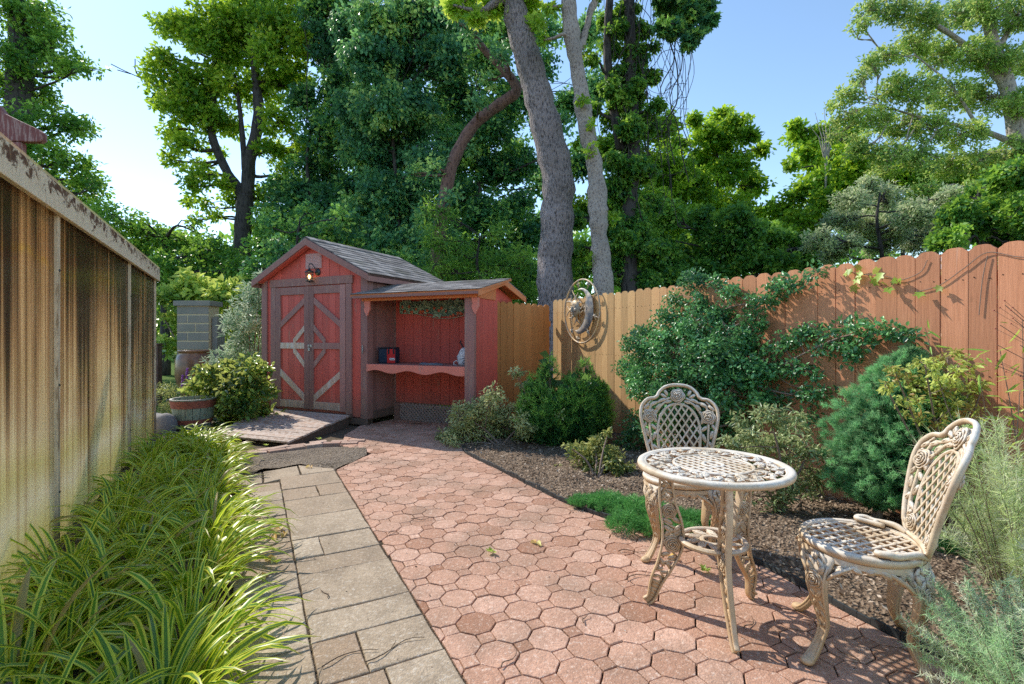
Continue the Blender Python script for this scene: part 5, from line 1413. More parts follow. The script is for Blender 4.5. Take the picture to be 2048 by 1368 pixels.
def blades(rng, c, n, L, w, spread, lean=(0,0), seg=8):
    """arching folded strap leaves"""
    az = rng.random(n)*2*math.pi; r0 = spread*.32*rng.random(n)**.5
    base = np.stack([c[0]+r0*np.cos(az), c[1]+r0*np.sin(az), np.full(n, c[2])], 1)
    az2 = az + rng.normal(size=n)*.5
    h = np.stack([np.cos(az2)+lean[0], np.sin(az2)+lean[1]], 1); h /= np.linalg.norm(h, axis=1, keepdims=True)
    LL = L*(.55+.6*rng.random(n)); th0 = R(80) - R(45)*rng.random(n); bend = R(60)+R(75)*rng.random(n)
    P_ = base.copy(); cent = [P_.copy()]; dirs = []
    for i in range(seg):
        q = (i+.5)/seg; th = th0 - bend*q**1.5
        d = np.stack([h[:,0]*np.cos(th), h[:,1]*np.cos(th), np.sin(th)], 1); dirs.append(d); P_ = P_ + d*(LL/seg)[:,None]; P_[:,2] = np.maximum(P_[:,2], .025); cent.append(P_.copy())
    cent = np.stack(cent, 1); tw = rng.normal(size=n)*.35
    side = np.stack([-h[:,1]*np.cos(tw), h[:,0]*np.cos(tw), np.sin(tw)], 1)[:, None, :]
    q = np.linspace(0, 1, seg+1); wd = w*(.6+.75*rng.random(n))[:,None]*(np.minimum(1, .55+q*2)*np.clip(1-((q-.55)/.45).clip(0)**2.2, .04, 1))[None]
    dr = np.stack([dirs[0]]+dirs, 1); nr = np.cross(side.repeat(seg+1, 1), dr)
    lo = cent - side*wd[...,None]*.5 + nr*wd[...,None]*.14; hi = cent + side*wd[...,None]*.5 + nr*wd[...,None]*.14
    vs = np.stack([lo, cent, hi], 2).reshape(-1, 3); k = (seg+1)*3
    f = []
    for i in range(seg):
        for j in (0, 1): f.append((i*3+j, i*3+j+1, (i+1)*3+j+1, (i+1)*3+j))
    f = (np.array(f)[None] + (np.arange(n)*k)[:,None,None]).reshape(-1, 4)
    edge = np.tile(np.array([1,0,1]), n*(seg+1)); tint = np.repeat(rng.random(n), k)
    return vs, f, tint, edge, np.tile(np.repeat(q, 3), n)
clumps = []
rq = random.Random(3)
tt_ = -1.75
k = 0
while tt_ < 3.5:
    for off, on in ((.28, True), (.52, True), (.76, True)):
        t2 = tt_ + rq.uniform(-.08,.08) + (.2 if off == .56 else 0); o_ = off + rq.uniform(-.06,.06)
        if t2 > 2.6: o_ *= .86
        g0 = gh(t2); x, y = g0[0]+.8784*o_, g0[1]+.4779*o_
        clumps.append((x, y, off))
    tt_ += .44; k += 1
LBL = 'clump of arching yellow-edged green strap leaves in the border along the greenhouse wall'
for i, (x, y, off) in enumerate(clumps):
    rng = np.random.default_rng(100+i)
    near = y < 3.2
    vs, f, ti_, ed, tp_a = blades(rng, (x, y, .015), int((.6 if .4 < off < .7 else 1)*(rq.randint(75,125) if near else rq.randint(60,100))), rq.uniform(.40,.52) if near else rq.uniform(.34,.43), .023, .34, (.22,.0) if off > .7 else (.12,.05))
    o = np_mesh('border_grass', vs, [f], ti_, M['strap'], None, {'edge': ed, 'tip': tp_a}, smooth=True, origin=(x, y, 0)); o.location = (x, y, 0)
    tag(o, LBL, 'border grass', 'variegated border grass clumps along the greenhouse')

# ================================================================== shrubs
def PB(lst, Y, jit=.0, seed=0, plane=None):
    r = random.Random(seed); out = []
    for q in lst:
        y = Y + r.uniform(-jit, jit) if len(q) < 4 else q[3]
        if plane is not None:
            k_ = (q[0]-CX)/FPX; y = (FC.x*FN.x+FC.y*FN.y-(plane if len(q) < 4 else q[3]))/(k_*FN.x+FN.y)
        p = P3(q[0], q[1], y); out.append((p[0], p[1], max(p[2], .03), q[2]*y/FPX))
    return out
def stems(base, tips, r0=.012, n0=None):
    b = Vector(base); return [[(b+Vector((rnd.uniform(-.03,.03), rnd.uniform(-.03,.03), 0)), r0), (b.lerp(Vector(t), .5)+Vector((rnd.uniform(-.03,.03), rnd.uniform(-.03,.03), .03)), r0*.8), (Vector(t), r0*.5)] for t in tips]
def shrub(name, label, cat, base, blobs, mat, seed, leaf, wr, per, ln, rref, cl=.35, shape='oval', group=None, r0=.011, nst=5, **kw):
    rr = random.Random(seed); tips = [b[:3] for b in rr.sample(blobs, min(nst, len(blobs)))]
    return tree(name, label, cat, stems(base, tips, r0), blobs, mat, M['stem'], seed, leaf=leaf, wr=wr, per=per, ln=ln, rref=rref, cl=cl, shape=shape, partnames=('stem','foliage'), twr=.003, group=group, **kw)

hb = PB([(1295,690,50,.26),(1350,700,62,.3),(1420,720,62,.3),(1300,770,52,.28),(1370,790,62,.32),(1288,850,38,.26),(1460,690,48,.25),(1400,650,42,.2),(1345,640,30,.2),(1460,780,48,.28),(1265,900,34,.25),(1500,740,38,.22),(1420,850,40,.25),(1330,860,40,.3),(1270,740,34,.2),
      (1395,605,25,.14),(1380,562,24,.12),(1440,625,24,.13),(1465,585,22,.12),(1440,560,16,.1),(1510,640,24,.12),(1530,600,22,.1),(1555,575,20,.1),(1590,565,18,.1),(1620,550,14,.09),(1500,690,24,.14),
      (1560,690,22,.11),(1590,670,22,.1),(1625,665,18,.1),(1545,740,22,.12),(1590,735,20,.11),(1630,745,16,.1),(1680,675,24,.12),(1715,655,22,.11),(1755,650,16,.1),(1695,705,22,.12),(1740,685,18,.11),(1790,668,13,.09),(1822,672,9,.09),
      (1560,800,20,.12),(1610,790,20,.12),(1650,780,16,.1),(1620,830,15,.12),(1520,790,26,.18),(1480,850,28,.2),(1345,600,18,.12),(1650,700,12,.1)], 0, plane=.1)
hbase = PB([(1400,930,1,.28)], 0, plane=.28)[0]
hs = [[(Vector((hbase[0], hbase[1], 0)), .03), (Vector(hb[4][:3]), .022), (Vector(hb[6][:3]), .014), (Vector(hb[17][:3]), .008), (Vector(hb[21][:3]), .004)],
      [(Vector((hbase[0], hbase[1], 0)), .025), (Vector(hb[9][:3]), .018), (Vector(hb[29][:3]), .010), (Vector(hb[32][:3]), .007), (Vector(hb[37][:3]), .003)],
      [(Vector((hbase[0], hbase[1], 0)), .02), (Vector(hb[3][:3]), .014), (Vector(hb[0][:3]), .008)], [(Vector(hb[1][:3]), .012), (Vector(hb[15][:3]), .008), (Vector(hb[16][:3]), .004)]]
tree('holly_bush', 'large glossy dark green holly trained across the orange fence behind the table', 'shrub', hs, hb, ML['holly'], M['stem'], 41, leaf=.038, wr=.6, per=36, ln=28, rref=.2, cl=.38, shape='oval', partnames=('stem','foliage'), twr=.0025, tint0=.45, tvar=.3, up=.4, flat=.9)

shrub('azalea_bush', 'pale grey green azalea with sprawling twigs at the foot of the potting shelter post', 'shrub', (*G(1000,895), 0),
      PB([(905,868,24),(930,835,34),(975,815,36),(1015,835,34),(950,865,32),(1000,870,32),(1050,850,26),(1075,835,18),(890,890,16),(1040,885,24),(1080,880,20),(985,790,20),(1055,800,16),(1030,745,10),(1045,770,9),(1100,850,14),(1120,830,10),(905,900,14)], 6.0, .3, 5),
      ML['azalea'], 43, .050, .42, 19, 28, .17, .42, tint0=.55, tvar=.35)
shrub('azalea_bush', 'small olive azalea with a few orange leaves low in the mulch left of the table', 'shrub', (*G(1195,960), 0),
      PB([(1155,905,22),(1190,895,24),(1225,915,24),(1205,925,24),(1240,945,20),(1170,930,20),(1262,965,15),(1215,870,8),(1140,895,10)], 4.75, .15, 6),
      ML['azalea2'], 44, .042, .42, 17, 26, .11, .42, tint0=.5, tvar=.38)
shrub('azalea_bush', 'grey green rosette leaved shrub growing behind the round table', 'shrub', (*G(1570,1035), 0),
      PB([(1490,855,28),(1540,835,30),(1590,850,28),(1470,895,26),(1520,895,38),(1575,900,38),(1620,900,26),(1500,955,32),(1560,965,38),(1610,960,28),(1480,1000,18),(1550,1010,22),(1635,940,16),(1610,1005,14)], 3.75, .2, 7),
      ML['daphne'], 45, .044, .34, 16, 30, .13, .42, tint0=.5, tvar=.32)
shrub('flowering_shrub', 'open twiggy shrub with yellow green and reddish leaves above the rounded spruce', 'shrub', (*G(1905,1080)[:2], 0),
      PB([(1790,745,18),(1830,770,24),(1850,730,20),(1895,715,18),(1930,735,20),(1900,770,24),(1860,800,26),(1815,800,18),(1935,790,20),(1965,770,16),(1900,820,20),(1840,830,16),(1770,770,14),(1990,745,10),(1940,825,14),(1875,845,14)], 3.05, .12, 8),
      ML['nandina'], 46, .036, .46, 11, 16, .075, .5, tint0=.55, tvar=.42, nst=9, r0=.008)

def needles(fol, rng, pos, d, n, L, w, spread=.6, tint0=.5, tvar=.2, tr=None):
    m = len(pos); P_ = np.repeat(pos, n, 0) + rng.normal(size=(m*n, 3))*L*.22; D = np.repeat(unit(d), n, 0) + rng.normal(size=(m*n, 3))*spread
    tt = np.clip(np.repeat(tint0 + rng.normal(size=m)*tvar, n) + rng.normal(size=m*n)*tvar*.5, 0, 1)
    fol.add(*leaf_arrays(P_, D, rng.normal(size=(m*n, 3)), L*(.6+.7*rng.random(m*n)), w, tt, 'needle'))
def conifer(name, label, base, axes, mat, seed, ntuft, nn, L, w, bumps=.10, upb=.25, tvar=.2, rag=.10, zt=.25, clus=0):
    """axes: list of (profile [(z,r)...], lean (dx,dy) over the height, centre offset)"""
    rng = np.random.default_rng(seed); root = thing(name, label, 'shrub', base); fol = Fol(); mb = MB()
    for prof, lean, off in axes:
        zz, rr = np.array(prof).T; H = zz.max(); n = ntuft//len(axes)
        z = np.interp(rng.random(n), np.cumsum(np.interp(np.linspace(zz.min(), H, 60), zz, rr)+.02)/np.sum(np.interp(np.linspace(zz.min(), H, 60), zz, rr)+.02), np.linspace(zz.min(), H, 60))
        a = rng.random(n)*2*math.pi; r = np.interp(z, zz, rr)
        lump = 1 + bumps*np.sin(a*5+z*11+seed)*np.sin(z*17+a*3) + bumps*.7*np.sin(a*9-z*23)+ bumps*.5*np.sin(a*17+z*41)
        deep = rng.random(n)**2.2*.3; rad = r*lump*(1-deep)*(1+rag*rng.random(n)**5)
        q = z/H
        pos = np.stack([off[0]+lean[0]*q+rad*np.cos(a), off[1]+lean[1]*q+rad*np.sin(a), z], 1)
        if clus:
            ci = rng.integers(0, clus, n); sh_ = (rng.random(clus)-.5)*.14; dc_ = ((pos[:,None,0]-pos[None,:clus,0])**2+(pos[:,None,1]-pos[None,:clus,1])**2+(pos[:,None,2]-pos[None,:clus,2])**2).argmin(1)
            pos = pos[dc_]*(1-.6)+pos*.6 + np.stack([np.cos(a), np.sin(a), 0*a], 1)*sh_[dc_][:,None]*.5
            a_t = rng.normal(size=clus)[dc_]*.10
        d = np.stack([np.cos(a), np.sin(a), np.full(n, upb)+.5*q], 1)
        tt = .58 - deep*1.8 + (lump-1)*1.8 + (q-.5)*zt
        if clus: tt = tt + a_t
        m = len(pos); P_ = np.repeat(pos, nn, 0)+rng.normal(size=(m*nn,3))*L*.25; D = np.repeat(unit(d), nn, 0)+rng.normal(size=(m*nn,3))*.55
        ti = np.clip(np.repeat(tt+rng.normal(size=m)*tvar, nn)+rng.normal(size=m*nn)*.1, 0, 1)
        fol.add(*leaf_arrays(P_, D, rng.normal(size=(m*nn,3)), L*(.6+.7*rng.random(m*nn)), w, ti, 'needle'))
        # darkest tinted leaf quads filling the interior
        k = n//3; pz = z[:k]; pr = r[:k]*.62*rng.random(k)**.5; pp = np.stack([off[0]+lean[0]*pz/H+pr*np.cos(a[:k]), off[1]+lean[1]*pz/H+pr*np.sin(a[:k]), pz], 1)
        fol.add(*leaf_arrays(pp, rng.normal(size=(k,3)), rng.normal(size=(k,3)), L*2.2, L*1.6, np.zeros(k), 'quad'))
        mb.tube([(off[0],off[1],-.02),(off[0]+lean[0]*.5,off[1]+lean[1]*.5,H*.5),(off[0]+lean[0]*.95,off[1]+lean[1]*.95,H*.93)], [.032,.02,.004], 8)
        for i in range(40 if len(axes) < 5 else 6):
            zi = zz.min()+(H-zz.min())*rng.random()*.9; ai = rng.random()*6.28; ri = np.interp(zi, zz, rr)*.85
            mb.tube([(off[0]+lean[0]*zi/H, off[1]+lean[1]*zi/H, zi*.85), (off[0]+lean[0]*zi/H+ri*math.cos(ai), off[1]+lean[1]*zi/H+ri*math.sin(ai), zi)], [.006,.002], 4)
    mb.build('stem', M['stem'], root); fol.build('foliage', mat, root)
    return root
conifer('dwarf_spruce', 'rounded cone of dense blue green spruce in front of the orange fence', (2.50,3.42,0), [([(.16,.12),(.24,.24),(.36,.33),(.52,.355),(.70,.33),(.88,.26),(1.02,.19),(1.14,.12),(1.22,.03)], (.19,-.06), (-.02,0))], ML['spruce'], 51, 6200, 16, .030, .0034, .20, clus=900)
ab = G(1128,888)
ra = random.Random(9); axs = [([(.03,.18),(.15,.30),(.35,.35),(.55,.30),(.75,.18),(.92,.09),(1.08,.02)], (-.04,0), (-.14,.0)), ([(.03,.18),(.15,.28),(.35,.33),(.55,.27),(.75,.16),(.88,.09),(1.03,.02)], (.10,0), (.16,-.05))]
for i in range(16):
    an = i*2.4; rr_ = .20+.16*ra.random(); h_ = .98-.95*rr_+ra.uniform(-.12,.12); axs.append(([(.06,.10),(h_*.4,.155),(h_*.7,.12),(h_*.9,.05),(h_,.01)], (math.cos(an)*.10, math.sin(an)*.08), (math.cos(an)*rr_*1.15, math.sin(an)*rr_*.8)))
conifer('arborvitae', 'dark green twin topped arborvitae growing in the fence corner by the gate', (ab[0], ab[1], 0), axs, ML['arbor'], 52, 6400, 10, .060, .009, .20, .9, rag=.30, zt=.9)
# low juniper mat
def mat_plant(name, label, cat, spots, mat, seed, n, nn, L, w, h, upb=.7):
    rng = np.random.default_rng(seed); c = np.array([[a, b] for a, b, r in spots]); rr = np.array([r for a, b, r in spots])
    i = rng.choice(len(spots), n, p=rr**2/np.sum(rr**2)); a = rng.random(n)*2*math.pi; q = rng.random(n)**.5
    pos = np.stack([c[i,0]+rr[i]*q*np.cos(a), c[i,1]+rr[i]*q*np.sin(a), .03+h*rng.random(n)*(1-q**3)*(.7+.3*np.sin(c[i,0]*9))], 1)
    d = np.stack([np.cos(a)*.8, np.sin(a)*.8, np.full(n, upb)], 1); fol = Fol()
    b = np.array([c[:,0].mean(), c[:,1].mean(), 0])
    m = n; P_ = np.repeat(pos, nn, 0)+rng.normal(size=(m*nn,3))*L*.3; P_[:,2] = np.maximum(P_[:,2], .03); D = np.repeat(unit(d), nn, 0)+rng.normal(size=(m*nn,3))*.5
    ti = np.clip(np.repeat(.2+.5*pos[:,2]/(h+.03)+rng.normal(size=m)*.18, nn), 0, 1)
    fol.add(*leaf_arrays(P_, D, rng.normal(size=(m*nn,3)), L*(.6+.7*rng.random(m*nn)), w, ti, 'needle'))
    root = thing(name, label, cat, tuple(b)); fol.build('foliage', mat, root, origin=b)
    mb = MB()
    for k in range(14):
        s = spots[k % len(spots)]; mb.tube([(b[0]-b[0], 0, .02), (s[0]-b[0]+rng.normal()*.05, s[1]-b[1]+rng.normal()*.05, .05)], [.008,.003], 5)
    mb.build('stem', M['stem'], root); return root
jb = [(*G(1165,1012), .10), (*G(1215,1018), .16), (*G(1270,1035), .18), (*G(1330,1045), .17), (*G(1385,1050), .13), (*G(1250,1062), .12), (*G(1310,1072), .10), (*G(1370,1075), .08)]
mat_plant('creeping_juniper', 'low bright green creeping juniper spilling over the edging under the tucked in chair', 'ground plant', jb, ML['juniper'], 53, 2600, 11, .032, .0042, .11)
mat_plant('heather', 'small wispy conifer on the mulch behind the side on chair', 'ground plant', [(*G(1905,1105), .13), (*G(1945,1110), .12), (*G(1870,1100), .08)], ML['juniper'], 54, 420, 10, .045, .0035, .10)

def feather(name, label, base, n, H, spread, mat, seed, L, w, nl, lean=(0,0), fan=.9, axw=.9):
    rng = np.random.default_rng(seed); root = thing(name, label, 'plant', (base[0], base[1], 0)); mb = MB(); fol = Fol()
    for i in range(n):
        a = rng.random()*6.28; rr_ = spread*(.25+.75*rng.random()); h = H*(.35+.65*rng.random())
        tip = Vector((rr_*math.cos(a)+lean[0], rr_*math.sin(a)+lean[1], h)); b0 = Vector((.08*math.cos(a), .08*math.sin(a), 0))
        pts = [b0.lerp(tip, t_) + Vector((0,0,math.sin(math.pi*t_)*.12*H)) for t_ in np.linspace(0, 1, 9)]
        mb.tube(pts, [.0028-.0022*k/8 for k in range(9)], 4)
        tq = .15+.85*rng.random(nl)**.7; P_ = np.array([pts[min(8, int(t_*8))].lerp(pts[min(8, int(t_*8)+1)], t_*8-int(t_*8)) for t_ in tq])
        ax = np.array((tip-b0).normalized()); D = rng.normal(size=(nl,3))*fan + ax*axw
        fol.add(*leaf_arrays(P_, D, rng.normal(size=(nl,3)), L*(.5+.8*rng.random(nl)), w, np.clip(.5+.25*rng.normal()+rng.normal(size=nl)*.15, 0, 1), 'needle'))
    mb.build('stem', M['stem'], root); fol.build('foliage', mat, root); return root
feather('feathery_perennial', 'fluffy pale blue green needle leaved perennial in front of the side on chair', (1.70,1.60), 240, .46, .36, ML['feather'], 61, .030, .0020, 190, (-.02,0), 1.0, .35)
feather('feathery_perennial', 'tall wispy yellow green needle leaved perennial at the right edge beside the chair back', (2.30,2.20), 115, .94, .46, ML['feathery'], 62, .070, .0034, 170, (.0,-.05))
# bamboo like stems at the fence
def cane(name, label, base, canes, mat, seed, leaf, wr, ln, dots=False):
    rng = np.random.default_rng(seed); root = thing(name, label, 'plant', (base[0], base[1], 0)); mb = MB(); fol = Fol(); b = Vector((base[0], base[1], 0))
    for tip in canes:
        tp2 = Vector(tip)-b; pts = spline([Vector((0,0,0)), tp2*.5+Vector((rng.normal()*.04, rng.normal()*.04, .1)), tp2], 5); mb.tube(pts, [.005-.0035*k/(len(pts)-1) for k in range(len(pts))], 6)
        cc = np.array([pts[k] for k in range(4, len(pts))]); fol.add(*clump_leaves(rng, cc, .07, ln, leaf, leaf*wr, 'oval', up=.8, droop=.1, tint0=.55, tvar=.25))
    mb.build('stem', M['stem'], root); fol.build('foliage', mat, root); return root
ML['bamboo'] = m_leaf('bamboo_leaf', (.05,.14,.02), (.14,.32,.04), (.32,.50,.08), .4, .35, .5)
cane('bamboo_plant', 'slender green bamboo like stems against the fence at the right edge', (2.85,2.75), [P3(1960,760,2.75), P3(2000,700,2.8), P3(2045,640,2.75), P3(1850,655,2.95), P3(2040,780,2.7), P3(1995,830,2.7)], ML['bamboo'], 63, .085, .16, 3)
M['berry'] = m_plain('red_berry', (.3,.05,.03), .5)
mb = MB(); r = random.Random(2); b0 = Vector((3.05,2.72,0)); hv = thing('dry_seed_stems', 'thin bare stems with tiny reddish seed heads at the right edge of the fence', 'plant', b0)
hd = MB()
for px, py in ((2000,650),(1995,690),(2010,610),(1990,730),(2030,640),(2040,690),(2020,735)):
    tp2 = Vector(P3(px, py, 2.72)) - b0; st_ = Vector((.35+r.random()*.1, 0, .75)); pts = spline([Vector((.1,0,0)), st_, tp2], 6); mb.tube(pts, .0018, 4)
    for k in range(9):
        q = pts[-1-r.randint(0,4)] + Vector((r.uniform(-.04,.04), r.uniform(-.03,.03), r.uniform(-.03,.03))); mb.tube([pts[-3], q], .001, 3); hd.ellipsoid(q, (.005,.004,.004), nu=5, nv=4)
mb.build('stem', M['stem'], hv); hd.build('seed_heads', M['berry'], hv)

# creeper over the fence top
def on_fence(px, py, off=.03):
    k_ = (px-CX)/FPX; y = (FC.x*FN.x+FC.y*FN.y-off)/(k_*FN.x+FN.y); return Vector(P3(px, py, y))
ML['creeper'] = m_leaf('creeper_leaf', (.08,.16,.02), (.18,.34,.05), (.40,.52,.10), .45, .4, .5)
cr = thing('creeper_vine', 'thin creeper vine with lobed green leaves trailing over the top of the orange fence', 'vine', on_fence(1700,540)); c0 = Vector(cr.location)
mb = MB()
for line in ([(2130,512),(2040,514),(1975,505),(1930,535),(1880,570),(1830,585)], [(1855,520),(1840,545),(1800,560),(1770,552),(1720,548),(1690,538)], [(1975,512),(1965,560),(1958,630)]):
    pts = spline([on_fence(a, b, .012) - c0 for a, b in line], 6); mb.tube(pts, .0028, 5)
mb.build('stem', M['stem'], cr)
rng = np.random.default_rng(8); P_ = []
for a, b in ((1700,538),(1712,556),(1725,545),(1738,550),(1750,556),(1765,563),(1762,545),(1785,558),(1800,556),(1690,545),(1775,575),(1745,540),(1705,570),(1882,572),(1840,584),(1720,530)): P_.append(np.array(on_fence(a, b, .03)))
P_ = np.array(P_); fn_ = np.array([-FN.x, -FN.y, .3]); vs, fs, tt = leaf_arrays(P_, rng.normal(size=(len(P_),3))*.5+np.array([0,0,-1.]), fn_+rng.normal(size=(len(P_),3))*.35, .075*(.6+.6*rng.random(len(P_))), .07, rng.random(len(P_)), 'lobed', .1)
np_mesh('foliage', vs, fs, tt, ML['creeper'], cr, origin=tuple(c0))

# ================================================================== plants left of the shed
bush = shrub('leafy_bush', 'lush broad leaved bush with yellow green tips beside the left corner of the shed', 'shrub', (-4.62,7.75,0),
      PB([(415,760,28),(455,752,34),(500,745,34),(430,790,34),(475,790,40),(515,785,30),(440,822,28),(490,822,34),(525,828,20),(395,775,16),(405,745,12),(470,840,22),(450,725,16),(520,735,18),(545,842,10)], 7.55, .25, 9),
      ML['bush'], 71, .10, .5, 22, 22, .27, .38, tint0=.34, tvar=.42)
shrub('silvery_shrub', 'tall silvery green narrow leaved shrub touching the left side of the shed', 'shrub', (-4.8,9.3,0),
      PB([(505,585,28),(520,560,20),(495,620,34),(515,640,34),(480,660,30),(505,690,34),(475,700,24),(460,640,20),(525,600,24),(440,715,24),(520,720,24),(490,730,30)], 9.3, .3, 10),
      ML['silver'], 72, .12, .22, 18, 24, .32, .4, tint0=.5, tvar=.3)
shrub('magnolia_shrub', 'large leaved bright green shrub rising behind the concrete block pillar', 'shrub', (*P3(400,700,12.8)[:2], 0),
      PB([(345,600,34),(330,640,26),(380,575,34),(425,585,34),(460,600,32),(330,690,24),(450,640,30),(470,670,28),(440,700,24),(360,560,20),(480,570,20),(400,560,20),(325,580,20)], 12.8, .4, 12),
      ML['magnolia'], 73, .20, .5, 12, 18, .4, .45, tint0=.5, tvar=.3, r0=.03, shape='oval')
shrub('herb_patch', 'pale feathery herb patch on the ground behind the barrel planter', 'plant', (*G(335,800), 0),
      PB([(322,790,20),(345,805,20),(335,775,16),(355,780,12),(325,820,14),(370,800,12)], 8.6, .5, 13), ML['azalea2'], 74, .05, .3, 14, 22, .16, .45, tint0=.75, tvar=.2)
fl_ = thing('purple_flower_spike', 'purple flower spikes standing above the leafy bush by the brown urn', 'flower', (*P3(378,760,8.2)[:2], 0)); b0 = Vector(fl_.location)
mb = MB(); m2 = MB()
for px, py in ((374,742),(402,743),(365,756)):
    tp2 = Vector(P3(px, py, 8.2)) - b0; mb.tube([(tp2.x*.3, 0, 0), tp2], .004, 5)
    for k in range(46): m2.ellipsoid(tp2+Vector((rnd.uniform(-.014,.014), rnd.uniform(-.014,.014), -.14+.19*k/46)), (.012,.012,.007), nu=5, nv=4)
mb.build('stem', M['stem'], fl_); t = NT('purple_petal'); m2.build('flower', t.done(t.pbr((.28,.07,.42,1), .6)), fl_)

# a few weeds, twigs and fallen leaves on the paving
WG = 'small green weeds sprouting between the pavers'
for i, (px, py) in enumerate(((985,1107),(1410,1145),(590,880),(640,880),(1115,935),(532,893))):
    x, y = G(px, py); rng = np.random.default_rng(300+i); n = 14; a = rng.random(n)*6.28
    vs, fs, tt = leaf_arrays(np.tile([0,0,.004], (n,1)) + rng.normal(size=(n,3))*[.008,.008,0], np.stack([np.cos(a), np.sin(a), .3+.6*rng.random(n)], 1), np.tile([0,0,1.], (n,1))+rng.normal(size=(n,3))*.3, .045*(.5+.6*rng.random(n)), .014, rng.random(n), 'oval')
    o = np_mesh('weed', vs, fs, tt, ML['creeper']); o.location = (x, y, .006); tag(o, 'small green weed tuft sprouting from a paving joint', 'weed', WG)
M['twig'] = m_plain('dry_twig', (.14,.09,.06), .85, var=.4)
for i, (px, py, L_, a) in enumerate(((1300,1155,.30,.3),(790,1065,.10,1.0),(845,1040,.16,.2),(650,1190,.10,2.2),(790,1300,.26,.6),(700,1315,.22,.5),(1170,1240,.08,1.2),(1020,1322,.12,1.1),(1390,1090,.10,.7),(1600,1300,.16,1.4),(1690,1310,.14,1.7),(600,880,.14,3.0),(650,930,.2,2.9),(1270,1105,.2,.1),(1500,1250,.12,.9))):
    x, y = G(px, py); r = random.Random(i); mb = MB(); pts = []; dd = Vector((math.cos(a), math.sin(a), 0)); nn_ = Vector((-dd.y, dd.x, 0))
    for k in range(8): pts.append(dd*L_*(k/7-.5) + nn_*L_*.10*math.sin(k*.8+i) + Vector((0,0,.006+.004*math.sin(k*1.3))))
    mb.tube(pts, [.0028-.0016*k/7 for k in range(8)], 5)
    if i % 2 == 0: mb.tube([pts[3], pts[3]+dd*L_*.15+nn_*L_*.14+Vector((0,0,.006))], .0012, 4)
    o = mb.build('twig', M['twig']); o.location = (x, y, .004); tag(o, 'thin dry twig lying loose on the pavers', 'twig', 'dry twigs lying on the paving')
ML['dry'] = m_leaf('dry_leaf', (.28,.14,.03), (.48,.30,.06), (.66,.5,.18), .3, .5, .3)
for i, (px, py) in enumerate(((545,1075),(560,1064),(530,1060),(552,1118),(512,1072),(620,935),(1072,1090),(1345,1120),(522,1160),(568,1072))):
    x, y = G(px, py); rng = np.random.default_rng(500+i); vs, fs, tt = leaf_arrays(np.zeros((2,3)), rng.normal(size=(2,3))*[1,1,.1], np.array([[0,0,1.],[.3,0,1.]]), .075 if i < 5 else .045, .034, rng.random(2), 'oval', .5, .3)
    o = np_mesh('fallen_leaf', vs, fs, tt, ML['dry']); o.location = (x, y, .012); tag(o, 'curled dry yellow leaf fallen on the path', 'leaf', 'fallen yellow leaves on the path')
# ================================================================== background woodland, each tree by itself
ML['maple'] = m_leaf('sunlit_maple_leaf', (.03,.11,.015), (.11,.24,.025), (.35,.44,.04), .5, .45, .4, (.6,.80,.05))
ML['dark'] = m_leaf('dark_woodland_leaf', (.014,.06,.036), (.045,.15,.055), (.28,.44,.07), .42, .45, .4, (.24,.5,.12), gain=2.0)  # yellow end of the ramp paints sunlit highlights into the leaf colour
ML['teal'] = m_leaf('blue_green_ivy_leaf', (.02,.085,.052), (.07,.20,.08), (.33,.50,.11), .42, .45, .4, (.28,.55,.16), gain=1.9)  # bright yellow green end likewise stands for leaves catching the sun
ML['bright'] = m_leaf('bright_woodland_leaf', (.035,.12,.014), (.12,.27,.025), (.36,.48,.045), .5, .45, .4, (.65,.85,.05))
ML['mid'] = m_leaf('mid_green_leaf', (.018,.09,.022), (.07,.19,.035), (.23,.38,.055), .45, .45, .4, (.45,.70,.07))
ML['pale'] = m_leaf('pale_willow_leaf', (.07,.14,.045), (.20,.28,.10), (.46,.52,.24), .4, .4, .4)
ML['limeleaf'] = m_leaf('backlit_maple_leaf', (.06,.16,.01), (.16,.36,.03), (.36,.58,.06), .55, .4, .4)
def TP(px, py, Y): return Vector(P3(px, py, Y))
def trunk_px(lst, Y):
    """[(px, py, width px)] -> polyline; runs into the ground at the foot"""
    return [(TP(a, b, Y), w*.5*Y/FPX) for a, b, w in lst]
def foot(px, Y, w): return (Vector(((px-CX)/FPX*Y, Y, -.05)), w*.5*Y/FPX)
def bt(name, label, Y, trunk, blobs, leafm, barkm, seed, jit=1.0, leafpx=9.5, per=22, ln=42, cl=.30, rref=60, **kw):
    b = PB(blobs, Y, jit, seed); kw['tvar'] = kw.get('tvar', .3)*1.15
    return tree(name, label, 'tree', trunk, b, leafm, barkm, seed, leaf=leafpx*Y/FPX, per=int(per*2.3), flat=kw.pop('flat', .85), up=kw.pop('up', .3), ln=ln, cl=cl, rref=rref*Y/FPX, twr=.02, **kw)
GT = 'trees standing beyond the garden'

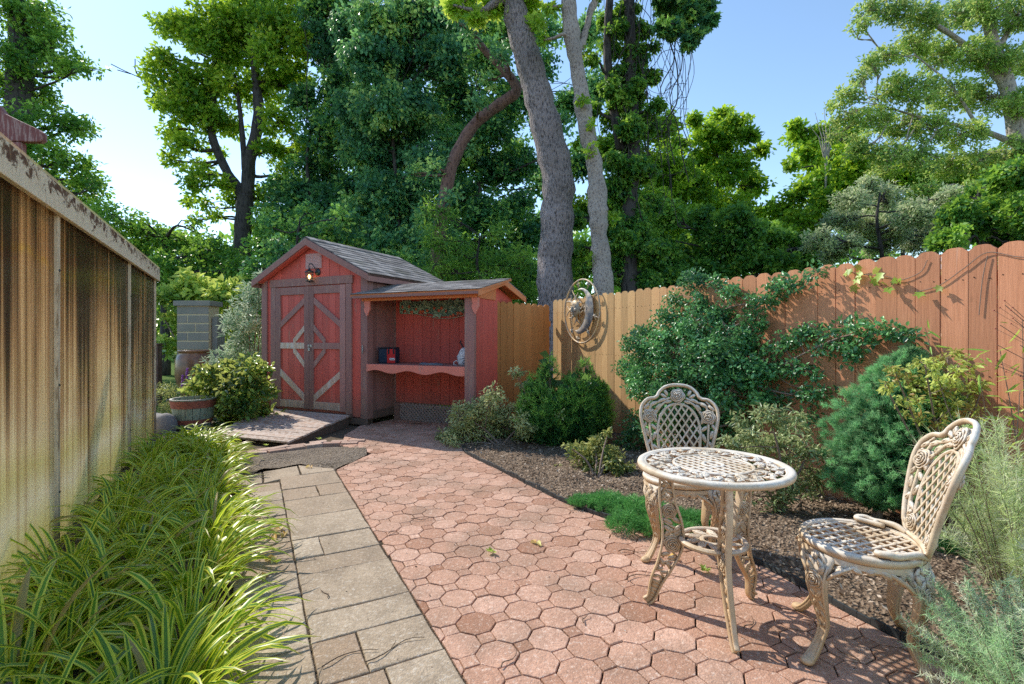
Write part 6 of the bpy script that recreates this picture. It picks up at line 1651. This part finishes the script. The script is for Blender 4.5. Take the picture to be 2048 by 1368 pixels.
Y = 20
bt('leafy_tree', 'tall dark tree with sunlit branch ends filling the upper left corner', 19, [[foot(20,19,60), (TP(25,400,19), .5), (TP(40,150,19), .4), (TP(30,-60,19), .2)]],
   [(15,20,55),(70,40,48),(110,95,34),(140,130,26),(60,110,55),(10,110,50),(150,145,18),(120,60,20),(20,180,50),(70,200,45),(110,235,34),(150,250,28),(175,262,18),(185,140,10),(20,260,50),(80,290,44),(130,320,38),(165,345,30),(60,350,50),(110,380,44),(170,385,34),(200,370,18),(20,330,50),(150,420,30),(95,20,18)],
   ML['mid'], M['bark_dark'], 81, 1.0, 9, 20, 40, tint0=.42, tvar=.32)
bt('conifer_hedge', 'row of dark feathery conifers and shrubs below the maple at left', 17, [[foot(330,17,20), (TP(330,480,17), .1)]],
   [(235,445,34),(285,470,34),(330,480,34),(380,485,36),(420,500,36),(450,520,34),(300,510,36),(350,530,40),(400,540,40),(450,560,36),(260,490,34),(480,540,30),(320,560,36),(210,420,30),(290,440,16),(400,470,18)],
   ML['mid'], M['bark_dark'], 82, 1.2, 8, 22, 44, tint0=.4, tvar=.35)
Y = 20
bt('maple_tree', 'forked maple with sunlit yellow green crown standing behind the shed', 20, [[foot(483,20,40), (TP(484,540,20), .36), (TP(487,440,20), .31), (TP(492,390,20), .32)],
    [(TP(490,395,20), .26), (TP(455,345,20), .17), (TP(425,275,20), .15), (TP(425,220,20), .13), (TP(430,120,20), .08)],
    [(TP(494,395,20), .28), (TP(500,320,20), .22), (TP(517,240,20), .22), (TP(512,160,20), .16), (TP(500,40,20), .08)],
    [(TP(490,340,20), .12), (TP(482,240,20), .09), (TP(470,150,20), .05)]],
   [(350,55,28),(310,45,16),(330,110,20),(390,60,40),(440,30,42),(500,20,46),(550,40,42),(420,100,42),(480,100,46),(540,110,42),(310,140,18),(345,160,34),(300,165,12),(400,160,40),(460,180,42),(540,180,38),(350,215,28),(395,235,26),(560,240,32),(590,160,34),(600,80,34),(345,265,22),(375,290,26),(350,320,18),(395,350,22),(330,200,22),(385,200,34),(430,240,34),(470,60,44),(540,0,44),(570,90,40),(440,370,18),(470,400,20),(520,400,24),(530,450,26),(540,300,26),(410,330,14),(380,370,16),(400,410,12),(440,300,12),(600,300,30),(570,350,28),(460,250,20),(600,20,30),(390,440,10),(430,430,10),(375,400,8)],
   ML['maple'], M['bark_dark'], 83, .9, 10, 24, 36, rref=50, tint0=.55, tvar=.3)
def mass(name, label, Y, px, blobs, lm, seed, **kw):
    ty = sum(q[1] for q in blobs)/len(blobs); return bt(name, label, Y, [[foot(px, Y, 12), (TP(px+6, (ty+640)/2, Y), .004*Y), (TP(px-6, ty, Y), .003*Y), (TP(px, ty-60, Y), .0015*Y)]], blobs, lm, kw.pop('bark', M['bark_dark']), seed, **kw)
mass('woodland_tree', 'blue green tree glimpsed between the ivy draped tree and the leaning trunk', 22, 880,
     [(860,60,56),(900,150,56),(850,230,56),(920,280,56),(700,150,50),(720,260,50),(900,380,56),(760,360,50),(690,60,50),(960,40,50),(820,460,50),(1080,60,44),(1100,240,44),(1100,360,44),(1090,470,44),(1180,60,36),(1190,180,36)],
     ML['teal'], 103, per=22, ln=44, inner=6, tint0=.5, tvar=.3)
mass('woodland_tree', 'dense dark blue green tree between the maple and the ivy draped trees', 19, 620,
     [(600,400,46),(640,340,50),(620,460,46),(560,440,40),(600,520,40),(540,490,34),(660,420,50),(650,260,50),(680,180,50),(660,90,50),(700,20,50),(640,20,40),(700,300,50),(690,480,50),(650,530,40),(560,380,30),(700,380,46),(610,200,30)],
     ML['dark'], 84, per=24, ln=50, inner=8, tint0=.45, tvar=.3)
mass('woodland_tree', 'tall ivy draped tree with drooping dark foliage behind the shed roof', 16.5, 790,
     [(760,40,56),(820,30,56),(740,120,56),(800,130,60),(770,220,60),(830,220,56),(740,300,56),(800,310,60),(760,400,60),(820,400,60),(780,480,56),(720,440,50),(840,490,50),(730,520,46),(700,220,40),(880,120,50),(870,30,50),(860,320,40),(700,60,40)],
     ML['teal'], 85, per=26, ln=54, inner=9, tint0=.38, tvar=.3, droop=.9)
mass('woodland_tree', 'dark leafy tree behind the two big grey trunks', 17.5, 960,
     [(930,60,50),(980,130,46),(1020,60,46),(920,200,50),(980,250,50),(1030,200,50),(930,310,46),(990,340,50),(1040,320,46),(910,400,50),(970,430,50),(1030,420,46),(880,470,46),(940,520,50),(1010,510,50),(1060,460,40),(1060,560,40),(880,540,40),(1080,140,30),(1150,200,30),(1160,330,30)],
     ML['dark'], 86, per=24, ln=50, inner=8, tint0=.5, tvar=.3)
mass('woodland_shrub', 'bright green bamboo like thicket glowing behind the shelter roof', 12.5, 960,
     [(870,480,30),(910,500,34),(950,520,34),(1000,530,34),(1050,520,30),(880,540,30),(930,560,34),(985,570,34),(1040,580,30),(1000,470,22),(900,440,22),(860,420,18),(1060,600,26),(1080,640,20),(1010,610,26)],
     ML['mid'], 87, per=22, ln=46, leafpx=13, wr=.16, tint0=.55, tvar=.3)
mass('woodland_shrub', 'dark bushes with yellow glints right behind the shed gable', 13.5, 600,
     [(520,540,26),(560,500,28),(600,470,30),(540,450,24),(650,470,30),(700,490,30),(740,520,30),(620,430,24),(690,440,26),(500,590,24),(790,530,26),(830,550,24)],
     ML['dark'], 88, per=22, ln=46, tint0=.55, tvar=.35)
# reddish leaning trunk
bt('leaning_tree', 'crooked reddish leaning tree trunk curving up through the ivy', 13.2, [[foot(868,13.2,34), (TP(874,520,13.2), .19), (TP(887,410,13.2), .17), (TP(908,320,13.2), .155), (TP(948,250,13.2), .145), (TP(1000,208,13.2), .15), (TP(1033,180,13.2), .14), (TP(1008,140,13.2), .11), (TP(965,95,13.2), .09), (TP(935,40,13.2), .08), (TP(900,-40,13.2), .05)]],
   [(900,20,26),(870,-20,26),(840,350,22),(845,430,24),(890,470,26),(905,400,18),(870,330,18),(925,300,16),(940,60,20),(985,160,16),(960,210,14),(870,520,30),(905,540,28),(1000,110,18)], ML['teal'], M['bark_red'], 89, per=20, ln=40, tint0=.5)
# the two big trunks beyond the fence
bt('oak_tree', 'thick furrowed grey trunk rising behind the fence left of the sun plaque', 10.6, [[foot(1112,10.6,84), (TP(1110,590,10.6), .39), (TP(1112,480,10.6), .355), (TP(1116,380,10.6), .34), (TP(1100,280,10.6), .33), (TP(1072,180,10.6), .30), (TP(1048,90,10.6), .27), (TP(1028,10,10.6), .25), (TP(1005,-90,10.6), .22), (TP(985,-220,10.6), .18)],
    [(TP(1020,-10,10.6), .12), (TP(960,20,10.4), .05), (TP(905,10,10.2), .02)]],
   [(910,15,14),(950,35,12),(985,15,16),(1030,25,12),(1050,60,8),(930,-10,20),(1000,-15,20),(1060,8,14),(960,-60,40),(1040,-80,40),(1110,-70,30),(1075,45,8)], ML['limeleaf'], M['bark_oak'], 90, jit=.3, leafpx=17, wr=.95, shape='lobed', per=16, ln=9, cl=.5, rref=20, tint0=.5, tvar=.3)
bt('beech_tree', 'slimmer smooth grey trunk rising right beside the thick one', 9.9, [[foot(1210,9.9,44), (TP(1207,580,9.9), .185), (TP(1198,470,9.9), .18), (TP(1196,420,9.9), .185), (TP(1190,340,9.9), .165), (TP(1172,250,9.9), .155), (TP(1158,160,9.9), .15), (TP(1145,80,9.9), .15), (TP(1136,0,9.9), .14), (TP(1125,-120,9.9), .12)],
    [(TP(1150,120,9.9), .09), (TP(1168,70,10), .07), (TP(1190,0,10), .06), (TP(1215,-80,10), .04)]],
   [(1160,200,10),(1180,300,11),(1168,110,10),(1185,250,9),(1200,360,10),(1180,400,12),(1222,440,14),(1190,520,12),(1180,-60,40),(1120,-110,40),(1200,-20,18),(1100,10,14),(1085,80,12),(1130,60,9)], ML['bright'], M['bark_smooth'], 91, jit=.3, leafpx=12, per=12, ln=14, rref=30, tint0=.55)
# vine clad trunk
tr_ = bt('vine_clad_tree', 'tree trunk smothered in climbing vines right of the two grey trunks', 11.2, [[foot(1262,11.2,40), (TP(1258,450,11.2), .17), (TP(1268,300,11.2), .14), (TP(1262,160,11.2), .13), (TP(1258,0,11.2), .12), (TP(1255,-80,11.2), .10)], [(TP(1240,300,11.2), .10), (TP(1215,120,11.2), .09), (TP(1222,-40,11.2), .08)]],
   [(1235,60,18),(1275,110,20),(1300,150,16),(1235,150,20),(1265,200,24),(1230,240,22),(1290,250,24),(1250,300,28),(1285,340,28),(1235,370,28),(1265,420,32),(1300,410,24),(1225,450,30),(1270,490,34),(1310,500,26),(1235,540,34),(1290,560,30),(1205,530,20),(1180,120,12),(1185,220,14),(1300,90,10),(1310,210,14),(1150,440,18),(1150,500,20),(1160,540,18),(1255,20,20),(1260,150,22),(1215,40,18),(1222,100,18),(1262,250,24),(1240,200,22),(1265,330,26),(1258,60,22),(1250,390,26),(1245,480,28),(1222,170,18),(1275,170,18),(1285,60,16),(1268,450,26),(1225,320,20),(1262,110,22)],
   ML['mid'], M['bark_dark'], 92, jit=.4, leafpx=9.5, per=26, ln=32, rref=30, tint0=.42, tvar=.35, droop=1.0)
mb = MB(); rq = random.Random(12); b0 = Vector(tr_.location)
for i in range(30):
    px = rq.uniform(1225,1400) if i % 3 else rq.uniform(1330,1385); y1 = rq.uniform(180,460); dx = rq.uniform(-40,30)
    pts = [TP(px+dx*k/7+15*math.sin(k*1.1+i)+6*math.sin(k*2.7+2*i), -30+(y1+30)*k/7, 11.0+rq.uniform(-.05,.05)) - b0 for k in range(8)]; mb.tube(spline(pts, 3), .007 if i % 5 else .014, 4)
for i in range(10):
    cx_, cy_ = rq.uniform(1290,1370), rq.uniform(120,320); rr_ = rq.uniform(20,60)
    mb.tube([TP(cx_+rr_*math.cos(a), cy_+rr_*.8*math.sin(a), 11.0) - b0 for a in np.linspace(rq.uniform(0,3), rq.uniform(3.5,6), 16)], .006, 4)
mb.build('hanging_vine', M['bark_dark'], tr_)
bt('hanging_branch', 'dark drooping leafy bough hanging from above against the blue sky', 10.8, [[(TP(1290,-90,10.8), .08), (TP(1340,-30,10.8), .05), (TP(1380,20,10.8), .03), (TP(1400,70,10.8), .015)]],
   [(1340,10,26),(1375,25,26),(1405,15,22),(1350,55,22),(1385,70,20),(1330,-20,26),(1400,-30,26),(1420,40,12),(1375,95,9),(1325,50,14)], ML['dark'], M['bark_dark'], 93, jit=.25, leafpx=13, wr=.8, shape='lobed', per=22, ln=14, rref=26, tint0=.4, droop=1.0)
# right hand side
mass('woodland_tree', 'round topped yellow green tree in the middle distance beyond the fence', 21, 1440,
     [(1440,235,22),(1470,250,24),(1415,270,26),(1450,290,34),(1500,270,18),(1525,300,14),(1400,320,38),(1460,340,42),(1500,370,30),(1350,290,26),(1330,330,34),(1380,380,44),(1440,410,44),(1500,430,36),(1330,400,40),(1340,470,40),(1560,480,26),(1390,240,10)],
     ML['bright'], 94, rref=46, per=22, ln=40, inner=4, tint0=.5, tvar=.32)
mass('woodland_tree', 'light green tree left of the big right hand tree with a bare twig on top', 22, 1650,
     [(1600,270,22),(1650,270,26),(1690,275,22),(1620,310,28),(1670,320,34),(1580,330,14),(1640,360,36),(1690,370,36),(1600,390,28),(1650,420,40),(1700,430,36),(1560,420,24),(1600,450,34),(1590,250,8)],
     ML['bright'], 95, rref=44, per=22, ln=40, inner=4, tint0=.5, tvar=.32)
mass('woodland_tree', 'leafy green tree rising directly behind the vine clad trunk', 18, 1300,
     [(1290,250,36),(1330,250,28),(1280,330,44),(1340,350,44),(1300,420,46),(1220,300,36),(1230,400,44),(1240,480,44),(1350,440,40),(1160,420,36),(1170,300,30),(1290,510,44),(1180,510,40),(1250,210,26)],
     ML['bright'], 101, rref=46, per=22, ln=40, inner=5, tint0=.42, tvar=.34)
mass('woodland_tree', 'full bright green tree filling the gap below the airy birch', 19.5, 1800,
     [(1700,330,34),(1760,340,40),(1820,350,44),(1880,360,44),(1940,370,44),(1660,400,30),(1740,410,44),(1830,420,44),(1920,420,44),(2000,400,44),(2060,390,44),(1990,330,30),(1600,440,34),(1560,470,30)],
     ML['bright'], 102, rref=46, per=22, ln=40, inner=5, tint0=.45, tvar=.34)
mass('woodland_shrub', 'deep green rounded thicket just above the middle of the fence', 13.2, 1450,
     [(1330,520,40),(1390,500,40),(1440,480,40),(1490,470,40),(1540,480,40),(1590,490,36),(1620,520,30),(1350,560,30),(1420,540,40),(1480,520,40),(1550,530,34),(1300,480,30),(1340,430,26),(1400,440,26),(1470,430,26)],
     ML['mid'], 96, rref=44, per=26, ln=50, inner=6, tint0=.42, tvar=.3)
mass('woodland_shrub', 'pale dusty green willow like bush above the right part of the fence', 11.5, 1760,
     [(1640,480,28),(1680,440,30),(1700,400,28),(1730,450,36),(1770,400,32),(1790,450,38),(1740,370,22),(1830,430,36),(1840,480,34),(1880,450,34),(1690,490,30),(1900,400,30),(1660,510,20),(1760,490,30)],
     ML['pale'], 97, rref=40, per=24, ln=40, leafpx=8, wr=.35, inner=4, tint0=.45, tvar=.32)
mass('woodland_shrub', 'dark glossy bush peeping over the fence at far right', 9.5, 1960,
     [(1920,430,34),(1960,400,34),(2010,420,38),(2060,430,40),(1950,460,34),(2000,470,34),(2050,480,40),(1900,480,30),(2100,400,60),(2000,360,30),(2060,340,34),(2150,470,60)],
     ML['mid'], 98, rref=40, per=24, ln=40, inner=4, tint0=.4, tvar=.32)
bt('birch_tree', 'large airy tree with pale limbs and small leaves at the upper right', 15.5,
   [[foot(2120,15.5,50), (TP(2090,400,15.5), .34), (TP(2040,280,15.5), .26), (TP(2020,190,15.5), .22), (TP(1990,100,15.5), .17), (TP(1960,-20,15.5), .12)],
    [(TP(2060,300,15.5), .12), (TP(1960,260,15.5), .07), (TP(1860,240,15.4), .045), (TP(1760,210,15.4), .02)], [(TP(2020,180,15.5), .12), (TP(1930,90,15.5), .08), (TP(1850,40,15.3), .06), (TP(1800,30,15.3), .03)],
    [(TP(1990,110,15.5), .1), (TP(2040,20,15.5), .05)], [(TP(1960,260,15.5), .05), (TP(1900,170,15.5), .035), (TP(1830,110,15.5), .02)]],
   [(1740,20,22),(1720,50,16),(1790,20,30),(1850,30,34),(1910,30,36),(1970,20,36),(2030,30,40),(1830,90,34),(1770,110,24),(1880,110,36),(1940,110,36),(2000,120,36),(2050,120,40),(1740,130,20),(1720,160,18),(1780,180,32),(1700,190,22),(1670,210,14),(1840,180,34),(1900,190,36),(1960,200,34),(2030,210,34),(1690,240,24),(1740,240,32),(1800,250,34),(1860,260,34),(1930,270,34),(1720,290,26),(1780,310,32),(1840,320,32),(1900,330,32),(1960,320,28),(2030,300,30),(1670,270,14),(1760,350,22),(2000,370,26),(1950,380,26),(1850,380,26)],
   ML['birch'], M['bark_pale'], 99, jit=.9, leafpx=7.5, wr=.5, per=26, ln=36, rref=42, tint0=.5, tvar=.33)
mb = MB(); rt = thing('bare_sapling', 'leafless thin sapling sticking up against the sky between two trees at right', 'tree', TP(1650,480,21).xy.to_3d()); b0 = Vector(rt.location)
for i, (x1, y1) in enumerate(((1648,215),(1630,225),(1660,235),(1618,250),(1672,250),(1641,240))):
    mb.tube([TP(1652,330,21)-b0, TP((1652+x1)/2+3, 275, 21)-b0, TP(x1, y1, 21)-b0], [.04,.02,.008], 5)
mb.tube([Vector((0,0,0)), TP(1652,330,21)-b0], [.08,.04], 6); mb.build('trunk', M['bark_pale'], rt)
mb = MB(); rt = thing('bare_branch', 'bare dead twigs poking out of the left side of the maple crown', 'branch', TP(290,160,19.5)); b0 = Vector(rt.location)
for line in ([(350,190),(290,160),(250,142),(222,128)], [(290,160),(272,145),(270,118)], [(262,148),(235,140)], [(278,155),(268,132)]):
    mb.tube(spline([TP(a, b, 19.5)-b0 for a, b in line], 4), .018, 5)
mb.build('twig', M['bark_dark'], rt)

# far woods closing the view: one mass
rng = np.random.default_rng(5); n = 46000
px = rng.uniform(-900, 3000, n); Yd = rng.uniform(27, 40, n)
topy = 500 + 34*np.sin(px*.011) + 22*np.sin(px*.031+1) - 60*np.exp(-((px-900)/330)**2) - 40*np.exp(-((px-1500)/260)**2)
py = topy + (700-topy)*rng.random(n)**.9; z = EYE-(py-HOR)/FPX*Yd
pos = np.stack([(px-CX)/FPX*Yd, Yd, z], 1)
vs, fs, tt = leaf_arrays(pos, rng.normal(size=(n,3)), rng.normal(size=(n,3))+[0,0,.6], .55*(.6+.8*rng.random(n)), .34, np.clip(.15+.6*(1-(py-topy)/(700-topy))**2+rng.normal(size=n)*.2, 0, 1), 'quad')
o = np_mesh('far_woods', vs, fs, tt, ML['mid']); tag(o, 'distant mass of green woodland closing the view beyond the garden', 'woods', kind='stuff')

# ================================================================== sky, sun, camera
w = bpy.data.worlds.new('World'); SC.world = w; w.use_nodes = True; nt = w.node_tree; nt.nodes.clear()
sk = nt.nodes.new('ShaderNodeTexSky'); sk.sky_type = 'NISHITA'; sk.sun_disc = False
SD = Vector((-.77,.64,.90)).normalized(); el = math.asin(SD.z)
sk.sun_elevation = el; sk.sun_rotation = math.atan2(SD.x, SD.y); sk.air_density = 1.0; sk.dust_density = .1; sk.ozone_density = 1.0; sk.altitude = 50
bgn = nt.nodes.new('ShaderNodeBackground'); bgn.inputs[1].default_value = .15; ow = nt.nodes.new('ShaderNodeOutputWorld')
mt = nt.nodes.new('ShaderNodeMix'); mt.data_type = 'RGBA'; mt.blend_type = 'MULTIPLY'; mt.inputs[0].default_value = 1; mt.inputs[7].default_value = (1.72,1.80,1.78,1)
nt.links.new(sk.outputs[0], mt.inputs[6]); nt.links.new(mt.outputs[2], bgn.inputs[0]); nt.links.new(bgn.outputs[0], ow.inputs[0])
L = bpy.data.lights.new('sun', 'SUN'); L.energy = 5.0; L.angle = R(.53); L.color = (1, .93, .82)
lo = bpy.data.objects.new('sun', L); COL.objects.link(lo); lo.rotation_euler = SD.to_track_quat('Z', 'Y').to_euler()
cam = bpy.data.cameras.new('camera'); cam.lens = 36*FPX/2048; cam.sensor_width = 36; cam.clip_end = 1500; cam.clip_start = .05; cam.shift_y = -(684-HOR)/2048
co = bpy.data.objects.new('camera', cam); COL.objects.link(co); co.location = (0,0,EYE); co.rotation_euler = (R(90),0,0); SC.camera = co
SC.view_settings.view_transform = 'Standard'; SC.view_settings.look = 'None'; SC.view_settings.exposure = 0
SC.cycles.max_bounces = 7; SC.cycles.diffuse_bounces = 4; SC.cycles.transparent_max_bounces = 10; SC.cycles.transmission_bounces = 6; SC.cycles.glossy_bounces = 3
SC.cycles.use_denoising = False; SC.cycles.sample_clamp_indirect = 6
